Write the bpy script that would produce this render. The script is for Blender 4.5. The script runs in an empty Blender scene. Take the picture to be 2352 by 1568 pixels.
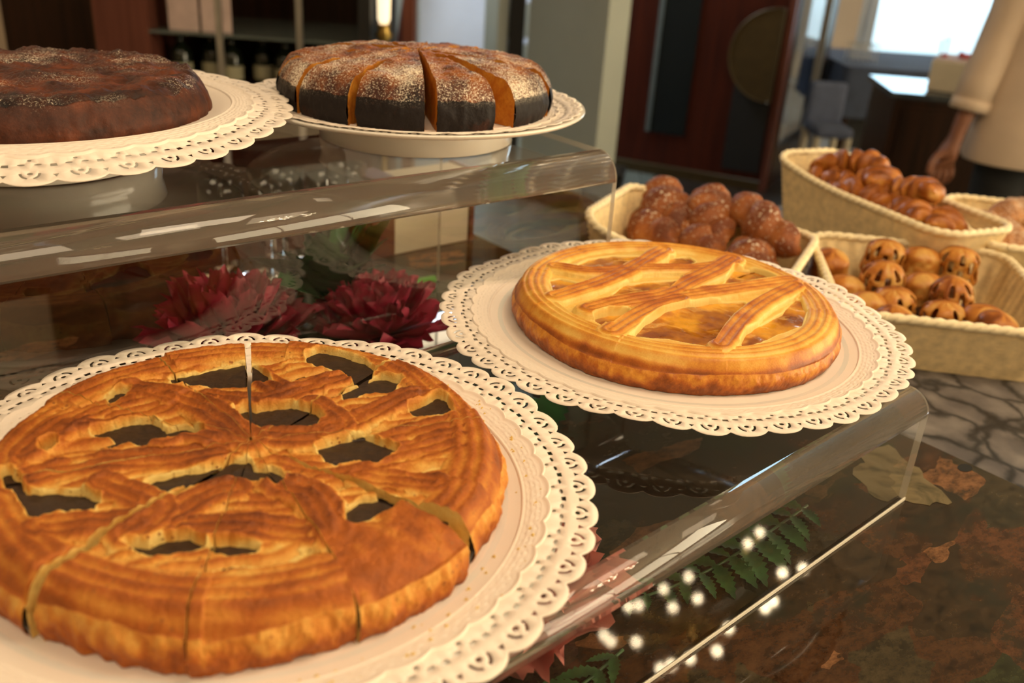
import bpy, bmesh, math, random
import numpy as np
from mathutils import Vector, Matrix, geometry

# ------------------------------------------------------------------ camera, world, lights, exposure
C = bpy.context.scene.collection
SC = bpy.context.scene
PI = math.pi
HEAD = math.radians(41.0)            # the counter is turned this much against the view heading
CZ = 1.305                           # camera height above the floor
FPX, PITCH, ROLL = 2120.0, math.radians(24.8), math.radians(-3.8)

def old2w(x, y):                     # view-heading frame -> counter frame
    return (x * math.cos(HEAD) + y * math.sin(HEAD), -x * math.sin(HEAD) + y * math.cos(HEAD))

def cam_axes():
    f = np.array([0, math.cos(PITCH), -math.sin(PITCH)]); R = np.array([1.0, 0, 0]); d = np.cross(f, R)
    R2 = math.cos(ROLL) * R + math.sin(ROLL) * d
    d2 = -math.sin(ROLL) * R + math.cos(ROLL) * d
    return R2, d2, f
AX = cam_axes()

def make_camera():
    cd = bpy.data.cameras.new('camera'); co = bpy.data.objects.new('camera', cd); C.objects.link(co)
    def w(v):
        x, y = old2w(v[0], v[1]); return Vector((x, y, v[2]))
    r, u, b = w(AX[0]), -w(AX[1]), -w(AX[2])
    m = Matrix((r, u, b)).transposed().to_4x4(); m.translation = Vector((0, 0, CZ)); co.matrix_world = m
    cd.sensor_width = 36.0; cd.lens = 36.0 * FPX / 2352.0
    cd.clip_start = 0.02; cd.clip_end = 60
    cd.dof.use_dof = True; cd.dof.focus_distance = 0.62; cd.dof.aperture_fstop = 6.5
    SC.camera = co
make_camera()

def ray(px, py):                     # direction through a picture point, view-heading frame
    return (px - 1176) * AX[0] + (py - 784) * AX[1] + FPX * AX[2]
def at(px, py, d):                   # point at ground distance d along the view heading -> (x, z) in that frame
    v = ray(px, py); k = d / v[1]
    return v[0] * k, CZ + v[2] * k

w = bpy.data.worlds.new('world'); SC.world = w; w.use_nodes = True
bg = w.node_tree.nodes['Background']; bg.inputs[0].default_value = (0.55, 0.75, 1.0, 1); bg.inputs[1].default_value = 0.6
SC.view_settings.view_transform = 'Standard'; SC.view_settings.look = 'None'
SC.view_settings.exposure = -0.5; SC.view_settings.gamma = 1.0; SC.view_settings.use_curve_mapping = False

WARM = (1.0, 0.78, 0.52)
def area(name, loc, size, power, color=WARM, rot=(0, 0, 0), sy=None):
    l = bpy.data.lights.new(name, 'AREA'); l.energy = power; l.color = color; l.size = size
    if sy: l.shape = 'RECTANGLE'; l.size_y = sy
    o = bpy.data.objects.new(name, l); C.objects.link(o); o.location = loc; o.rotation_euler = rot
    return o
# unseen ceiling panels added to light the room (fittings built further below)
PANELS = [((-0.6, -0.9, 2.93), (1.0, 1.0), 20), ((-1.5, 1.2, 2.93), (0.7, 0.7), 10), ((0.1, 3.3, 2.93), (0.7, 0.7), 12), ((1.1, -0.35, 2.93), (1.1, 0.7), 27), ((2.9, 4.6, 2.93), (.8, .8), 16)]
for i, (l, s, p) in enumerate(PANELS): area('added_panel_light', l, s[0], p, sy=s[1])
# daylight through the window of the far room
def ow(x, y, z): a = old2w(x, y); return (a[0], a[1], z)
area('window_daylight', ow(3.9, 9.1, 1.9), 2.6, 120, (0.72, 0.88, 1.0), (PI / 2, 0, -HEAD + 0.0), 1.8)
area('hall_fill', ow(-0.60, 5.3, 2.7), 0.8, 90, (0.66, 0.8, 1.0), (0, 0, 0))  # added lamp overhead in the hall that brightens the doorway

# ------------------------------------------------------------------ materials
def new_mat(name):
    m = bpy.data.materials.new(name); m.use_nodes = True
    nt = m.node_tree; return m, nt, nt.nodes['Principled BSDF']
def N(nt, t, **kw):
    n = nt.nodes.new(t)
    for k, v in kw.items():
        if k in n.inputs: n.inputs[k].default_value = v
        else: setattr(n, k, v)
    return n
def ramp(nt, stops, src=None, mode=None):
    r = nt.nodes.new('ShaderNodeValToRGB'); e = r.color_ramp.elements
    e[0].position, e[0].color = stops[0][0], (*stops[0][1], 1)
    e[1].position, e[1].color = stops[-1][0], (*stops[-1][1], 1)
    for p, c in stops[1:-1]: x = e.new(p); x.color = (*c, 1)
    if mode: r.color_ramp.interpolation = mode
    if src is not None: nt.links.new(src, r.inputs[0])
    return r
def coord(nt, scale=(1, 1, 1), rot=(0, 0, 0)):
    tc = nt.nodes.new('ShaderNodeTexCoord'); mp = nt.nodes.new('ShaderNodeMapping')
    mp.inputs['Scale'].default_value = scale; mp.inputs['Rotation'].default_value = rot
    nt.links.new(tc.outputs['Object'], mp.inputs[0]); return mp.outputs[0]
def mixc(nt, fac, a, b):
    m = nt.nodes.new('ShaderNodeMix'); m.data_type = 'RGBA'
    for i, v in ((6, a), (7, b)):
        if isinstance(v, tuple): m.inputs[i].default_value = (*v, 1)
        else: nt.links.new(v, m.inputs[i])
    if isinstance(fac, (int, float)): m.inputs[0].default_value = fac
    else: nt.links.new(fac, m.inputs[0])
    return m.outputs[2]
def bump(nt, bsdf, src, strength=0.3, dist=0.001):
    b = nt.nodes.new('ShaderNodeBump'); b.inputs['Strength'].default_value = strength; b.inputs['Distance'].default_value = dist
    nt.links.new(src, b.inputs['Height']); nt.links.new(b.outputs[0], bsdf.inputs['Normal']); return b
def flat(name, col, rough=0.6, metal=0.0, var=0.12, scale=20, **kw):
    m, nt, b = new_mat(name); v = coord(nt)
    nz = N(nt, 'ShaderNodeTexNoise', Scale=scale, Detail=4.0); nt.links.new(v, nz.inputs['Vector'])
    r = ramp(nt, [(0.3, tuple(c * (1 - var) for c in col)), (0.7, tuple(min(1, c * (1 + var)) for c in col))], nz.outputs[0])
    nt.links.new(r.outputs[0], b.inputs['Base Color']); b.inputs['Roughness'].default_value = rough; b.inputs['Metallic'].default_value = metal
    for k, x in kw.items(): b.inputs[k].default_value = x
    return m
def emis(name, col, s):
    m, nt, b = new_mat(name); b.inputs['Base Color'].default_value = (*col, 1)
    b.inputs['Emission Color'].default_value = (*col, 1); b.inputs['Emission Strength'].default_value = s; return m

def baked(name, stops, attr='bake', rough=0.62, fine=900, bumps=0.35, speck=None, spec=0.3, sss=0.0):
    # colour follows how far the dough is baked (a mesh attribute) with fine crumb noise
    m, nt, b = new_mat(name); v = coord(nt)
    at_ = nt.nodes.new('ShaderNodeAttribute'); at_.attribute_name = attr
    n1 = N(nt, 'ShaderNodeTexNoise', Scale=120.0, Detail=5.0, Roughness=0.6); nt.links.new(v, n1.inputs['Vector'])
    n2 = N(nt, 'ShaderNodeTexNoise', Scale=float(fine), Detail=3.0); nt.links.new(v, n2.inputs['Vector'])
    a = N(nt, 'ShaderNodeMath', operation='MULTIPLY_ADD'); nt.links.new(n1.outputs[0], a.inputs[0]); a.inputs[1].default_value = 0.34; nt.links.new(at_.outputs['Fac'], a.inputs[2])
    a2 = N(nt, 'ShaderNodeMath', operation='MULTIPLY_ADD'); nt.links.new(n2.outputs[0], a2.inputs[0]); a2.inputs[1].default_value = 0.22; nt.links.new(a.outputs[0], a2.inputs[2])
    a3 = N(nt, 'ShaderNodeMath', operation='SUBTRACT'); nt.links.new(a2.outputs[0], a3.inputs[0]); a3.inputs[1].default_value = 0.28
    r = ramp(nt, stops, a3.outputs[0]); col = r.outputs[0]
    if speck:
        v2 = N(nt, 'ShaderNodeTexVoronoi', Scale=260.0); nt.links.new(v, v2.inputs['Vector'])
        rs = ramp(nt, [(0.0, (1, 1, 1)), (0.16, (1, 1, 1)), (0.26, (0, 0, 0))], v2.outputs['Distance'])
        n3 = N(nt, 'ShaderNodeTexNoise', Scale=45.0, Detail=2.0); nt.links.new(v, n3.inputs['Vector'])
        rn = ramp(nt, [(0.5, (0, 0, 0)), (0.62, (1, 1, 1))], n3.outputs[0])
        mm = N(nt, 'ShaderNodeMath', operation='MULTIPLY'); nt.links.new(rs.outputs[0], mm.inputs[0]); nt.links.new(rn.outputs[0], mm.inputs[1])
        col = mixc(nt, mm.outputs[0], col, speck)
    nt.links.new(col, b.inputs['Base Color'])
    b.inputs['Roughness'].default_value = rough; b.inputs['Specular IOR Level'].default_value = spec
    if sss: b.inputs['Subsurface Weight'].default_value = sss; b.inputs['Subsurface Radius'].default_value = (0.004, 0.002, 0.001)
    bump(nt, b, a2.outputs[0], bumps, 0.003)
    return m

M = {}
M['choc_tart'] = baked('golden_baked_shortcrust', [(0.0, (0.74, 0.53, 0.17)), (0.20, (0.68, 0.36, 0.075)), (0.42, (0.55, 0.205, 0.028)), (0.66, (0.38, 0.098, 0.011)), (1.0, (0.15, 0.034, 0.005))], bumps=0.6, speck=(0.30, 0.10, 0.02))
M['apricot_tart'] = baked('pale_baked_shortcrust', [(0.0, (0.86, 0.64, 0.20)), (0.25, (0.80, 0.48, 0.10)), (0.5, (0.68, 0.29, 0.035)), (0.75, (0.44, 0.12, 0.012)), (1.0, (0.22, 0.055, 0.007))], bumps=0.2, rough=0.45, spec=0.4)
M['dark_cake'] = baked('dark_baked_cake', [(0.0, (0.60, 0.26, 0.035)), (0.3, (0.42, 0.15, 0.022)), (0.55, (0.15, 0.038, 0.010)), (0.8, (0.055, 0.016, 0.008)), (1.0, (0.012, 0.006, 0.005))], bumps=0.5, fine=500)

def choc():
    m, nt, b = new_mat('dark_chocolate_cream'); v = coord(nt)
    n = N(nt, 'ShaderNodeTexNoise', Scale=260.0, Detail=6.0, Roughness=0.7); nt.links.new(v, n.inputs['Vector'])
    r = ramp(nt, [(0.3, (0.018, 0.008, 0.004)), (0.75, (0.055, 0.026, 0.012))], n.outputs[0])
    nt.links.new(r.outputs[0], b.inputs['Base Color']); b.inputs['Roughness'].default_value = 0.5
    bump(nt, b, n.outputs[0], 0.6, 0.0015); return m
M['choc'] = choc()
def jam():
    m, nt, b = new_mat('apricot_jam'); v = coord(nt)
    n = N(nt, 'ShaderNodeTexNoise', Scale=38.0, Detail=3.0); nt.links.new(v, n.inputs['Vector'])
    r = ramp(nt, [(0.36, (0.26, 0.07, 0.016)), (0.5, (0.50, 0.17, 0.012)), (0.64, (0.80, 0.36, 0.016))], n.outputs[0])
    nt.links.new(r.outputs[0], b.inputs['Base Color']); b.inputs['Roughness'].default_value = 0.12
    b.inputs['Coat Weight'].default_value = 0.6
    n2 = N(nt, 'ShaderNodeTexNoise', Scale=110.0, Detail=3.0); nt.links.new(v, n2.inputs['Vector'])
    bump(nt, b, n2.outputs[0], 0.5, 0.002); return m
M['jam'] = jam()
def sugar_mat(name='sugar_dusted_crust', base=None, amt=0.5, sc=1.0, base_stops=None):
    m = baked(name, base_stops or [(0.0, (0.62, 0.29, 0.035)), (0.18, (0.44, 0.15, 0.014)), (0.5, (0.27, 0.080, 0.016)), (0.75, (0.075, 0.020, 0.008)), (1.0, (0.009, 0.005, 0.005))], bumps=0.5, fine=500)
    nt = m.node_tree; b = nt.nodes['Principled BSDF']; v = coord(nt)
    col = b.inputs['Base Color'].links[0].from_socket
    at_ = nt.nodes.new('ShaderNodeAttribute'); at_.attribute_name = 'sugar'
    n = N(nt, 'ShaderNodeTexNoise', Scale=700.0 * sc, Detail=3.0, Roughness=0.8); nt.links.new(v, n.inputs['Vector'])
    n2 = N(nt, 'ShaderNodeTexNoise', Scale=24.0 * sc, Detail=4.0); nt.links.new(v, n2.inputs['Vector'])
    a = N(nt, 'ShaderNodeMath', operation='MULTIPLY_ADD'); nt.links.new(n2.outputs[0], a.inputs[0]); a.inputs[1].default_value = 0.55; nt.links.new(n.outputs[0], a.inputs[2])
    r = ramp(nt, [(0.84 - amt * 0.2, (0, 0, 0)), (0.98 - amt * 0.2, (1, 1, 1))], a.outputs[0])
    mm = N(nt, 'ShaderNodeMath', operation='MULTIPLY'); nt.links.new(r.outputs[0], mm.inputs[0]); nt.links.new(at_.outputs['Fac'], mm.inputs[1])
    nt.links.new(mixc(nt, mm.outputs[0], col, (0.80, 0.70, 0.55)), b.inputs['Base Color'])
    return m
M['sugar_cake'] = sugar_mat(amt=0.26)
M['sugar_dark'] = sugar_mat('dark_cake_with_icing_sugar', amt=0.02, base_stops=[(0.0, (0.30, 0.085, 0.018)), (0.35, (0.15, 0.036, 0.010)), (0.6, (0.070, 0.018, 0.007)), (0.8, (0.030, 0.009, 0.005)), (1.0, (0.008, 0.005, 0.005))])
M['paper'] = flat('white_doily_paper', (0.84, 0.74, 0.64), 0.75, var=0.02, **{'Specular IOR Level': 0.2})
M['porcelain'] = flat('white_porcelain', (0.82, 0.78, 0.70), 0.15, var=0.02, **{'Coat Weight': 0.3})

def acrylic():
    m, nt, b = new_mat('clear_acrylic'); nt.nodes.remove(b); out = nt.nodes['Material Output']
    tr = N(nt, 'ShaderNodeBsdfTransparent'); tr.inputs[0].default_value = (0.955, 0.96, 0.95, 1)
    gl = N(nt, 'ShaderNodeBsdfGlossy'); gl.inputs['Roughness'].default_value = 0.015; gl.inputs[0].default_value = (1, 1, 1, 1)
    fr = N(nt, 'ShaderNodeFresnel', IOR=1.49); ge = nt.nodes.new('ShaderNodeNewGeometry')
    inv = N(nt, 'ShaderNodeMath', operation='SUBTRACT'); inv.inputs[0].default_value = 1.0; nt.links.new(ge.outputs['Backfacing'], inv.inputs[1])
    k = N(nt, 'ShaderNodeMath', operation='MULTIPLY'); nt.links.new(fr.outputs[0], k.inputs[0]); nt.links.new(inv.outputs[0], k.inputs[1])
    k2 = N(nt, 'ShaderNodeMath', operation='MULTIPLY', use_clamp=True); nt.links.new(k.outputs[0], k2.inputs[0]); k2.inputs[1].default_value = 1.6
    mx = nt.nodes.new('ShaderNodeMixShader'); nt.links.new(k2.outputs[0], mx.inputs[0]); nt.links.new(tr.outputs[0], mx.inputs[1]); nt.links.new(gl.outputs[0], mx.inputs[2])
    nt.links.new(mx.outputs[0], out.inputs[0]); return m
M['acrylic'] = acrylic()
def acrylic_bend(haze=0.0):
    m, nt, b = new_mat('bent_acrylic'); nt.nodes.remove(b); out = nt.nodes['Material Output']
    g = N(nt, 'ShaderNodeBsdfGlass', IOR=1.49, Roughness=0.03); 
    if haze:                          # pale diffuse mix painted in for the milky reflection on the bend
        d = N(nt, 'ShaderNodeBsdfDiffuse'); d.inputs[0].default_value = (0.72, 0.62, 0.50, 1); tl = N(nt, 'ShaderNodeBsdfTranslucent'); tl.inputs[0].default_value = (0.72, 0.62, 0.50, 1)
        m1 = nt.nodes.new('ShaderNodeMixShader'); m1.inputs[0].default_value = .4; nt.links.new(d.outputs[0], m1.inputs[1]); nt.links.new(tl.outputs[0], m1.inputs[2])
        m2 = nt.nodes.new('ShaderNodeMixShader'); m2.inputs[0].default_value = haze; nt.links.new(g.outputs[0], m2.inputs[1]); nt.links.new(m1.outputs[0], m2.inputs[2]); nt.links.new(m2.outputs[0], out.inputs[0])
    else: nt.links.new(g.outputs[0], out.inputs[0])
    return m
M['acrylic_bend'] = acrylic_bend(0.11)
def acrylic_edge():
    m, nt, b = new_mat('polished_acrylic_edge'); out = nt.nodes['Material Output']
    b.inputs['Base Color'].default_value = (0.92, 0.86, 0.72, 1); b.inputs['Roughness'].default_value = 0.15  # cream base colour stands in for light glowing out of the edge
    tr = N(nt, 'ShaderNodeBsdfTransparent'); mx = nt.nodes.new('ShaderNodeMixShader'); mx.inputs[0].default_value = 0.8
    nt.links.new(tr.outputs[0], mx.inputs[1]); nt.links.new(b.outputs[0], mx.inputs[2]); nt.links.new(mx.outputs[0], out.inputs[0]); return m
M['acrylic_edge'] = acrylic_edge()

def granite():
    m, nt, b = new_mat('brown_breccia_granite'); v = coord(nt, (1.0, 1.7, 1.0), (0, 0, 0.5))
    n0 = N(nt, 'ShaderNodeTexNoise', Scale=9.0, Detail=4.0); nt.links.new(v, n0.inputs['Vector'])
    ad = N(nt, 'ShaderNodeVectorMath', operation='MULTIPLY_ADD'); nt.links.new(n0.outputs['Color'], ad.inputs[0]); ad.inputs[1].default_value = (0.10, 0.10, 0.10); nt.links.new(v, ad.inputs[2])
    vo = N(nt, 'ShaderNodeTexVoronoi', Scale=17.0); nt.links.new(ad.outputs[0], vo.inputs['Vector'])
    sep = nt.nodes.new('ShaderNodeSeparateColor'); nt.links.new(vo.outputs['Color'], sep.inputs[0])
    r = ramp(nt, [(0.0, (0.030, 0.019, 0.010)), (0.3, (0.050, 0.024, 0.011)), (0.5, (0.024, 0.030, 0.014)), (0.66, (0.075, 0.032, 0.015)), (0.8, (0.040, 0.032, 0.018)), (0.93, (0.15, 0.075, 0.035))], sep.outputs[0], 'CONSTANT')
    n1 = N(nt, 'ShaderNodeTexNoise', Scale=60.0, Detail=8.0, Roughness=0.75); nt.links.new(v, n1.inputs['Vector'])
    r1 = ramp(nt, [(0.35, (0.25, 0.22, 0.2)), (0.6, (1.4, 1.25, 1.1))], n1.outputs[0])
    mu = nt.nodes.new('ShaderNodeMix'); mu.data_type = 'RGBA'; mu.blend_type = 'MULTIPLY'; mu.inputs[0].default_value = 1
    nt.links.new(r.outputs[0], mu.inputs[6]); nt.links.new(r1.outputs[0], mu.inputs[7])
    n2 = N(nt, 'ShaderNodeTexNoise', Scale=16.0, Detail=9.0, Roughness=0.72); nt.links.new(v, n2.inputs['Vector'])
    r2 = ramp(nt, [(0.52, (0, 0, 0)), (0.66, (1, 1, 1))], n2.outputs[0])
    c = mixc(nt, r2.outputs[0], mu.outputs[2], (0.016, 0.015, 0.009))
    nt.links.new(c, b.inputs['Base Color']); b.inputs['Roughness'].default_value = 0.03
    n3 = N(nt, 'ShaderNodeTexNoise', Scale=35.0, Detail=2.0); nt.links.new(v, n3.inputs['Vector']); return m
M['granite'] = granite()
def clast():
    m, nt, b = new_mat('pale_stone_inclusion'); v = coord(nt)
    n = N(nt, 'ShaderNodeTexNoise', Scale=30.0, Detail=6.0, Distortion=1.0); nt.links.new(v, n.inputs['Vector'])
    r = ramp(nt, [(0.35, (0.06, 0.05, 0.025)), (0.5, (0.16, 0.12, 0.06)), (0.7, (0.2, 0.16, 0.09))], n.outputs[0])
    nt.links.new(r.outputs[0], b.inputs['Base Color']); b.inputs['Roughness'].default_value = 0.1; return m
M['clast'] = clast()
def marble():
    m, nt, b = new_mat('grey_marbled_cloth'); v = coord(nt)
    n0 = N(nt, 'ShaderNodeTexNoise', Scale=9.0, Detail=5.0); nt.links.new(v, n0.inputs['Vector'])
    ad = N(nt, 'ShaderNodeVectorMath', operation='MULTIPLY_ADD'); nt.links.new(n0.outputs['Color'], ad.inputs[0]); ad.inputs[1].default_value = (0.12, 0.12, 0.12); nt.links.new(v, ad.inputs[2])
    vo = N(nt, 'ShaderNodeTexVoronoi', Scale=17.0, feature='DISTANCE_TO_EDGE'); nt.links.new(ad.outputs[0], vo.inputs['Vector'])
    r = ramp(nt, [(0.0, (0.022, 0.022, 0.026)), (0.03, (0.045, 0.044, 0.048)), (0.09, (0.15, 0.135, 0.13)), (0.5, (0.24, 0.215, 0.20))], vo.outputs['Distance'])
    n1 = N(nt, 'ShaderNodeTexNoise', Scale=28.0, Detail=6.0); nt.links.new(v, n1.inputs['Vector'])
    r1 = ramp(nt, [(0.35, (0.55, 0.55, 0.6)), (0.65, (1.1, 1.1, 1.1))], n1.outputs[0])
    mu = nt.nodes.new('ShaderNodeMix'); mu.data_type = 'RGBA'; mu.blend_type = 'MULTIPLY'; mu.inputs[0].default_value = 1
    nt.links.new(r.outputs[0], mu.inputs[6]); nt.links.new(r1.outputs[0], mu.inputs[7])
    nt.links.new(mu.outputs[2], b.inputs['Base Color']); b.inputs['Roughness'].default_value = 0.3; return m
M['marble'] = marble()
def wood(name, a, bcol, rough=0.3, sc=3.0):
    m, nt, b = new_mat(name); v = coord(nt, (14, 14, 0.8))
    n = N(nt, 'ShaderNodeTexNoise', Scale=sc, Detail=6.0, Distortion=0.6); nt.links.new(v, n.inputs['Vector'])
    r = ramp(nt, [(0.3, a), (0.7, bcol)], n.outputs[0]); nt.links.new(r.outputs[0], b.inputs['Base Color']); b.inputs['Roughness'].default_value = rough; b.inputs['Specular IOR Level'].default_value = .2
    return m
M['red_wood'] = wood('dark_red_varnished_wood', (0.030, 0.005, 0.002), (0.070, 0.012, 0.004), 0.45)
M['brown_wood'] = wood('near_black_brown_wood', (0.010, 0.004, 0.002), (0.026, 0.010, 0.005))
M['rose_wood'] = wood('reddish_brown_wood', (0.09, 0.030, 0.020), (0.14, 0.048, 0.032), 0.4)
M['wicker'] = flat('pale_straw_wicker', (0.84, 0.66, 0.36), 0.55, var=0.16, scale=90)
M['wicker_rim'] = flat('straw_braided_rim', (0.90, 0.76, 0.48), 0.5, var=0.12, scale=80)
M['pastry'] = baked('golden_puff_pastry', [(0.0, (0.62, 0.34, 0.09)), (0.30, (0.50, 0.19, 0.030)), (0.60, (0.30, 0.085, 0.012)), (1.0, (0.11, 0.028, 0.005))], bumps=0.4, fine=300, rough=0.4)
M['croissant'] = sugar_mat('glazed_brown_croissant', amt=0.10, sc=0.35, base_stops=[(0.0, (0.52, 0.22, 0.06)), (0.4, (0.32, 0.10, 0.022)), (0.7, (0.17, 0.042, 0.010)), (1.0, (0.07, 0.018, 0.006))])
M['sugar_roll'] = sugar_mat('sugar_coated_roll', amt=.35, sc=0.8, base_stops=[(0.0, (0.60, 0.33, 0.13)), (0.4, (0.46, 0.20, 0.06)), (0.7, (0.32, 0.12, 0.03)), (1.0, (0.16, 0.05, 0.014))])
M['black'] = flat('matt_black', (0.006, 0.006, 0.006), 0.5)
M['darkglass'] = flat('dark_smoked_glass', (0.006, 0.008, 0.009), 0.05)
M['brass'] = flat('brass', (0.42, 0.28, 0.08), 0.35, 0.9)
M['dull_brass'] = flat('dull_dark_brass', (0.065, 0.042, 0.014), 0.4, 0.4)
M['grey_trim'] = flat('blue_grey_trim', (0.10, 0.12, 0.12), 0.4)
M['steel'] = flat('brushed_steel', (0.55, 0.55, 0.52), 0.3, 0.9)
M['plaster_green'] = flat('pale_green_grey_plaster', (0.44, 0.47, 0.42), 0.8, var=0.05, scale=3)
M['plaster_warm'] = flat('cream_plaster', (0.52, 0.42, 0.31), 0.8, var=0.05, scale=3)
M['ceiling'] = flat('warm_ceiling_paint', (0.72, 0.62, 0.48), 0.9, var=0.04, scale=3)
M['white_panel'] = flat('bluish_white_panel', (0.72, 0.76, 0.84), 0.35, var=0.05, scale=3)
M['curtain'] = flat('sheer_white_curtain', (0.72, 0.74, 0.78), 0.9, var=0.04, scale=5)
M['navy'] = flat('dark_blue_table_cloth', (0.035, 0.048, 0.085), 0.85, var=0.15, scale=12)
M['blue_cloth'] = flat('blue_grey_cloth', (0.09, 0.11, 0.18), 0.85, var=0.15, scale=12)
M['coat'] = flat('cream_cotton_jacket', (0.56, 0.44, 0.33), 0.85, var=0.06, scale=12)
M['trousers'] = flat('black_trousers', (0.004, 0.004, 0.004), 0.8)
M['skin'] = flat('brown_skin', (0.20, 0.075, 0.035), 0.5, var=0.1, **{'Subsurface Weight': 0.05})
M['hair'] = flat('dark_hair', (0.012, 0.008, 0.006), 0.6)
M['leaf'] = flat('dark_green_leaf', (0.022, 0.110, 0.026), 0.45, var=0.5, scale=40)
M['fern'] = flat('fern_green', (0.028, 0.085, 0.022), 0.45, var=0.5, scale=60)
M['stem'] = flat('bright_green_stem', (0.10, 0.30, 0.03), 0.4, var=0.2)
M['carton'] = flat('white_card', (0.62, 0.55, 0.42), 0.7, var=0.05)
M['red_dot'] = flat('red_berries', (0.35, 0.03, 0.03), 0.6)
M['fruit'] = flat('dark_fruit_filling', (0.10, 0.035, 0.014), 0.3, var=.4, scale=80)
M['clear_glass'] = acrylic_bend(); M['clear_glass'].name = 'clear_drinking_glass'
M['bottle'] = flat('dark_bottle_glass', (0.010, 0.014, 0.008), 0.1)
M['label'] = flat('cream_bottle_label', (0.36, 0.34, 0.22), 0.7)
M['pink_label'] = flat('pinkish_white_paper', (0.55, 0.42, 0.38), 0.8)
M['bulb'] = emis('lit_warm_bulb', (1.0, 0.78, 0.48), 180.0)
M['panel_em'] = emis('added_panel_glow', (1.0, 0.80, 0.55), 4.0)
M['sky_glass'] = emis('bright_overcast_sky', (0.66, 0.88, 1.0), 1.15)
M['blind'] = emis('glowing_cream_blind', (1.0, 0.84, 0.56), 12.0)
M['dark_lino'] = flat('dark_floor', (0.02, 0.016, 0.013), 0.3, var=0.2, scale=8)
def petal(name, a, bcol):
    m, nt, b = new_mat(name); at_ = nt.nodes.new('ShaderNodeAttribute'); at_.attribute_name = 'bake'
    r = ramp(nt, [(0.0, a), (1.0, bcol)], at_.outputs['Fac']); nt.links.new(r.outputs[0], b.inputs['Base Color']); b.inputs['Roughness'].default_value = 0.6
    return m
M['petal_red'] = petal('crimson_silk_petal', (0.20, 0.004, 0.022), (0.52, 0.030, 0.085))
M['petal_pink'] = petal('pink_silk_petal', (0.50, 0.045, 0.10), (0.80, 0.32, 0.26))
def tiles():
    m, nt, b = new_mat('green_grey_floor_tiles'); v = coord(nt)
    br = N(nt, 'ShaderNodeTexBrick', Scale=2.4, offset=0.0); nt.links.new(v, br.inputs['Vector'])
    br.inputs['Color1'].default_value = (0.115, 0.135, 0.115, 1); br.inputs['Color2'].default_value = (0.13, 0.145, 0.12, 1); br.inputs['Mortar'].default_value = (0.09, 0.105, 0.09, 1)
    br.inputs['Mortar Size'].default_value = 0.008; br.inputs['Brick Width'].default_value = 0.8; br.inputs['Row Height'].default_value = 0.8
    nt.links.new(br.outputs[0], b.inputs['Base Color']); b.inputs['Roughness'].default_value = 0.25; return m
M['tiles'] = tiles()

# ------------------------------------------------------------------ mesh helpers
class MB:
    """collects simple solids, builds ONE mesh object"""
    def __init__(s): s.v = []; s.f = []
    def add(s, vs, fs):
        o = len(s.v); s.v += [tuple(map(float, p)) for p in vs]; s.f += [tuple(i + o for i in q) for q in fs]; return s
    def box(s, x0, x1, y0, y1, z0, z1):
        return s.add([(x0,y0,z0),(x1,y0,z0),(x1,y1,z0),(x0,y1,z0),(x0,y0,z1),(x1,y0,z1),(x1,y1,z1),(x0,y1,z1)],
                     [(0,3,2,1),(4,5,6,7),(0,1,5,4),(1,2,6,5),(2,3,7,6),(3,0,4,7)])
    def tube(s, pts, r, n=8, cap=True):
        pts = [Vector(p) for p in pts]; rs = r if isinstance(r, (list, tuple)) else [r] * len(pts)
        vs, fs = [], []; up = None
        for i, p in enumerate(pts):
            t = (pts[min(i + 1, len(pts) - 1)] - pts[max(i - 1, 0)]).normalized()
            if up is None: up = Vector((0, 0, 1)) if abs(t.z) < 0.9 else Vector((1, 0, 0))
            a = t.cross(up)
            if a.length < 1e-6: a = t.orthogonal()
            a.normalize(); b = t.cross(a).normalized()
            for k in range(n):
                q = 2 * PI * k / n; vs.append(p + a * math.cos(q) * rs[i] + b * math.sin(q) * rs[i])
        for i in range(len(pts) - 1):
            for k in range(n): fs.append((i*n+k, i*n+(k+1)%n, (i+1)*n+(k+1)%n, (i+1)*n+k))
        if cap: fs.append(tuple(range(n))[::-1]); fs.append(tuple((len(pts)-1)*n+k for k in range(n)))
        return s.add(vs, fs)
    def lathe(s, prof, n=48, cx=0, cy=0, sx=1, sy=1):
        vs = []; fs = []; m = len(prof)
        for k in range(n):
            q = 2 * PI * k / n
            for r, z in prof: vs.append((cx + r * math.cos(q) * sx, cy + r * math.sin(q) * sy, z))
        for k in range(n):
            for i in range(m - 1): fs.append((k*m+i, ((k+1)%n)*m+i, ((k+1)%n)*m+i+1, k*m+i+1))
        return s.add(vs, fs)
    def build(s, name, mat, parent=None, smooth=False, bevel=0, attrs=None):
        return mesh(name, s.v, s.f, mat, parent, smooth, bevel, attrs)

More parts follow.
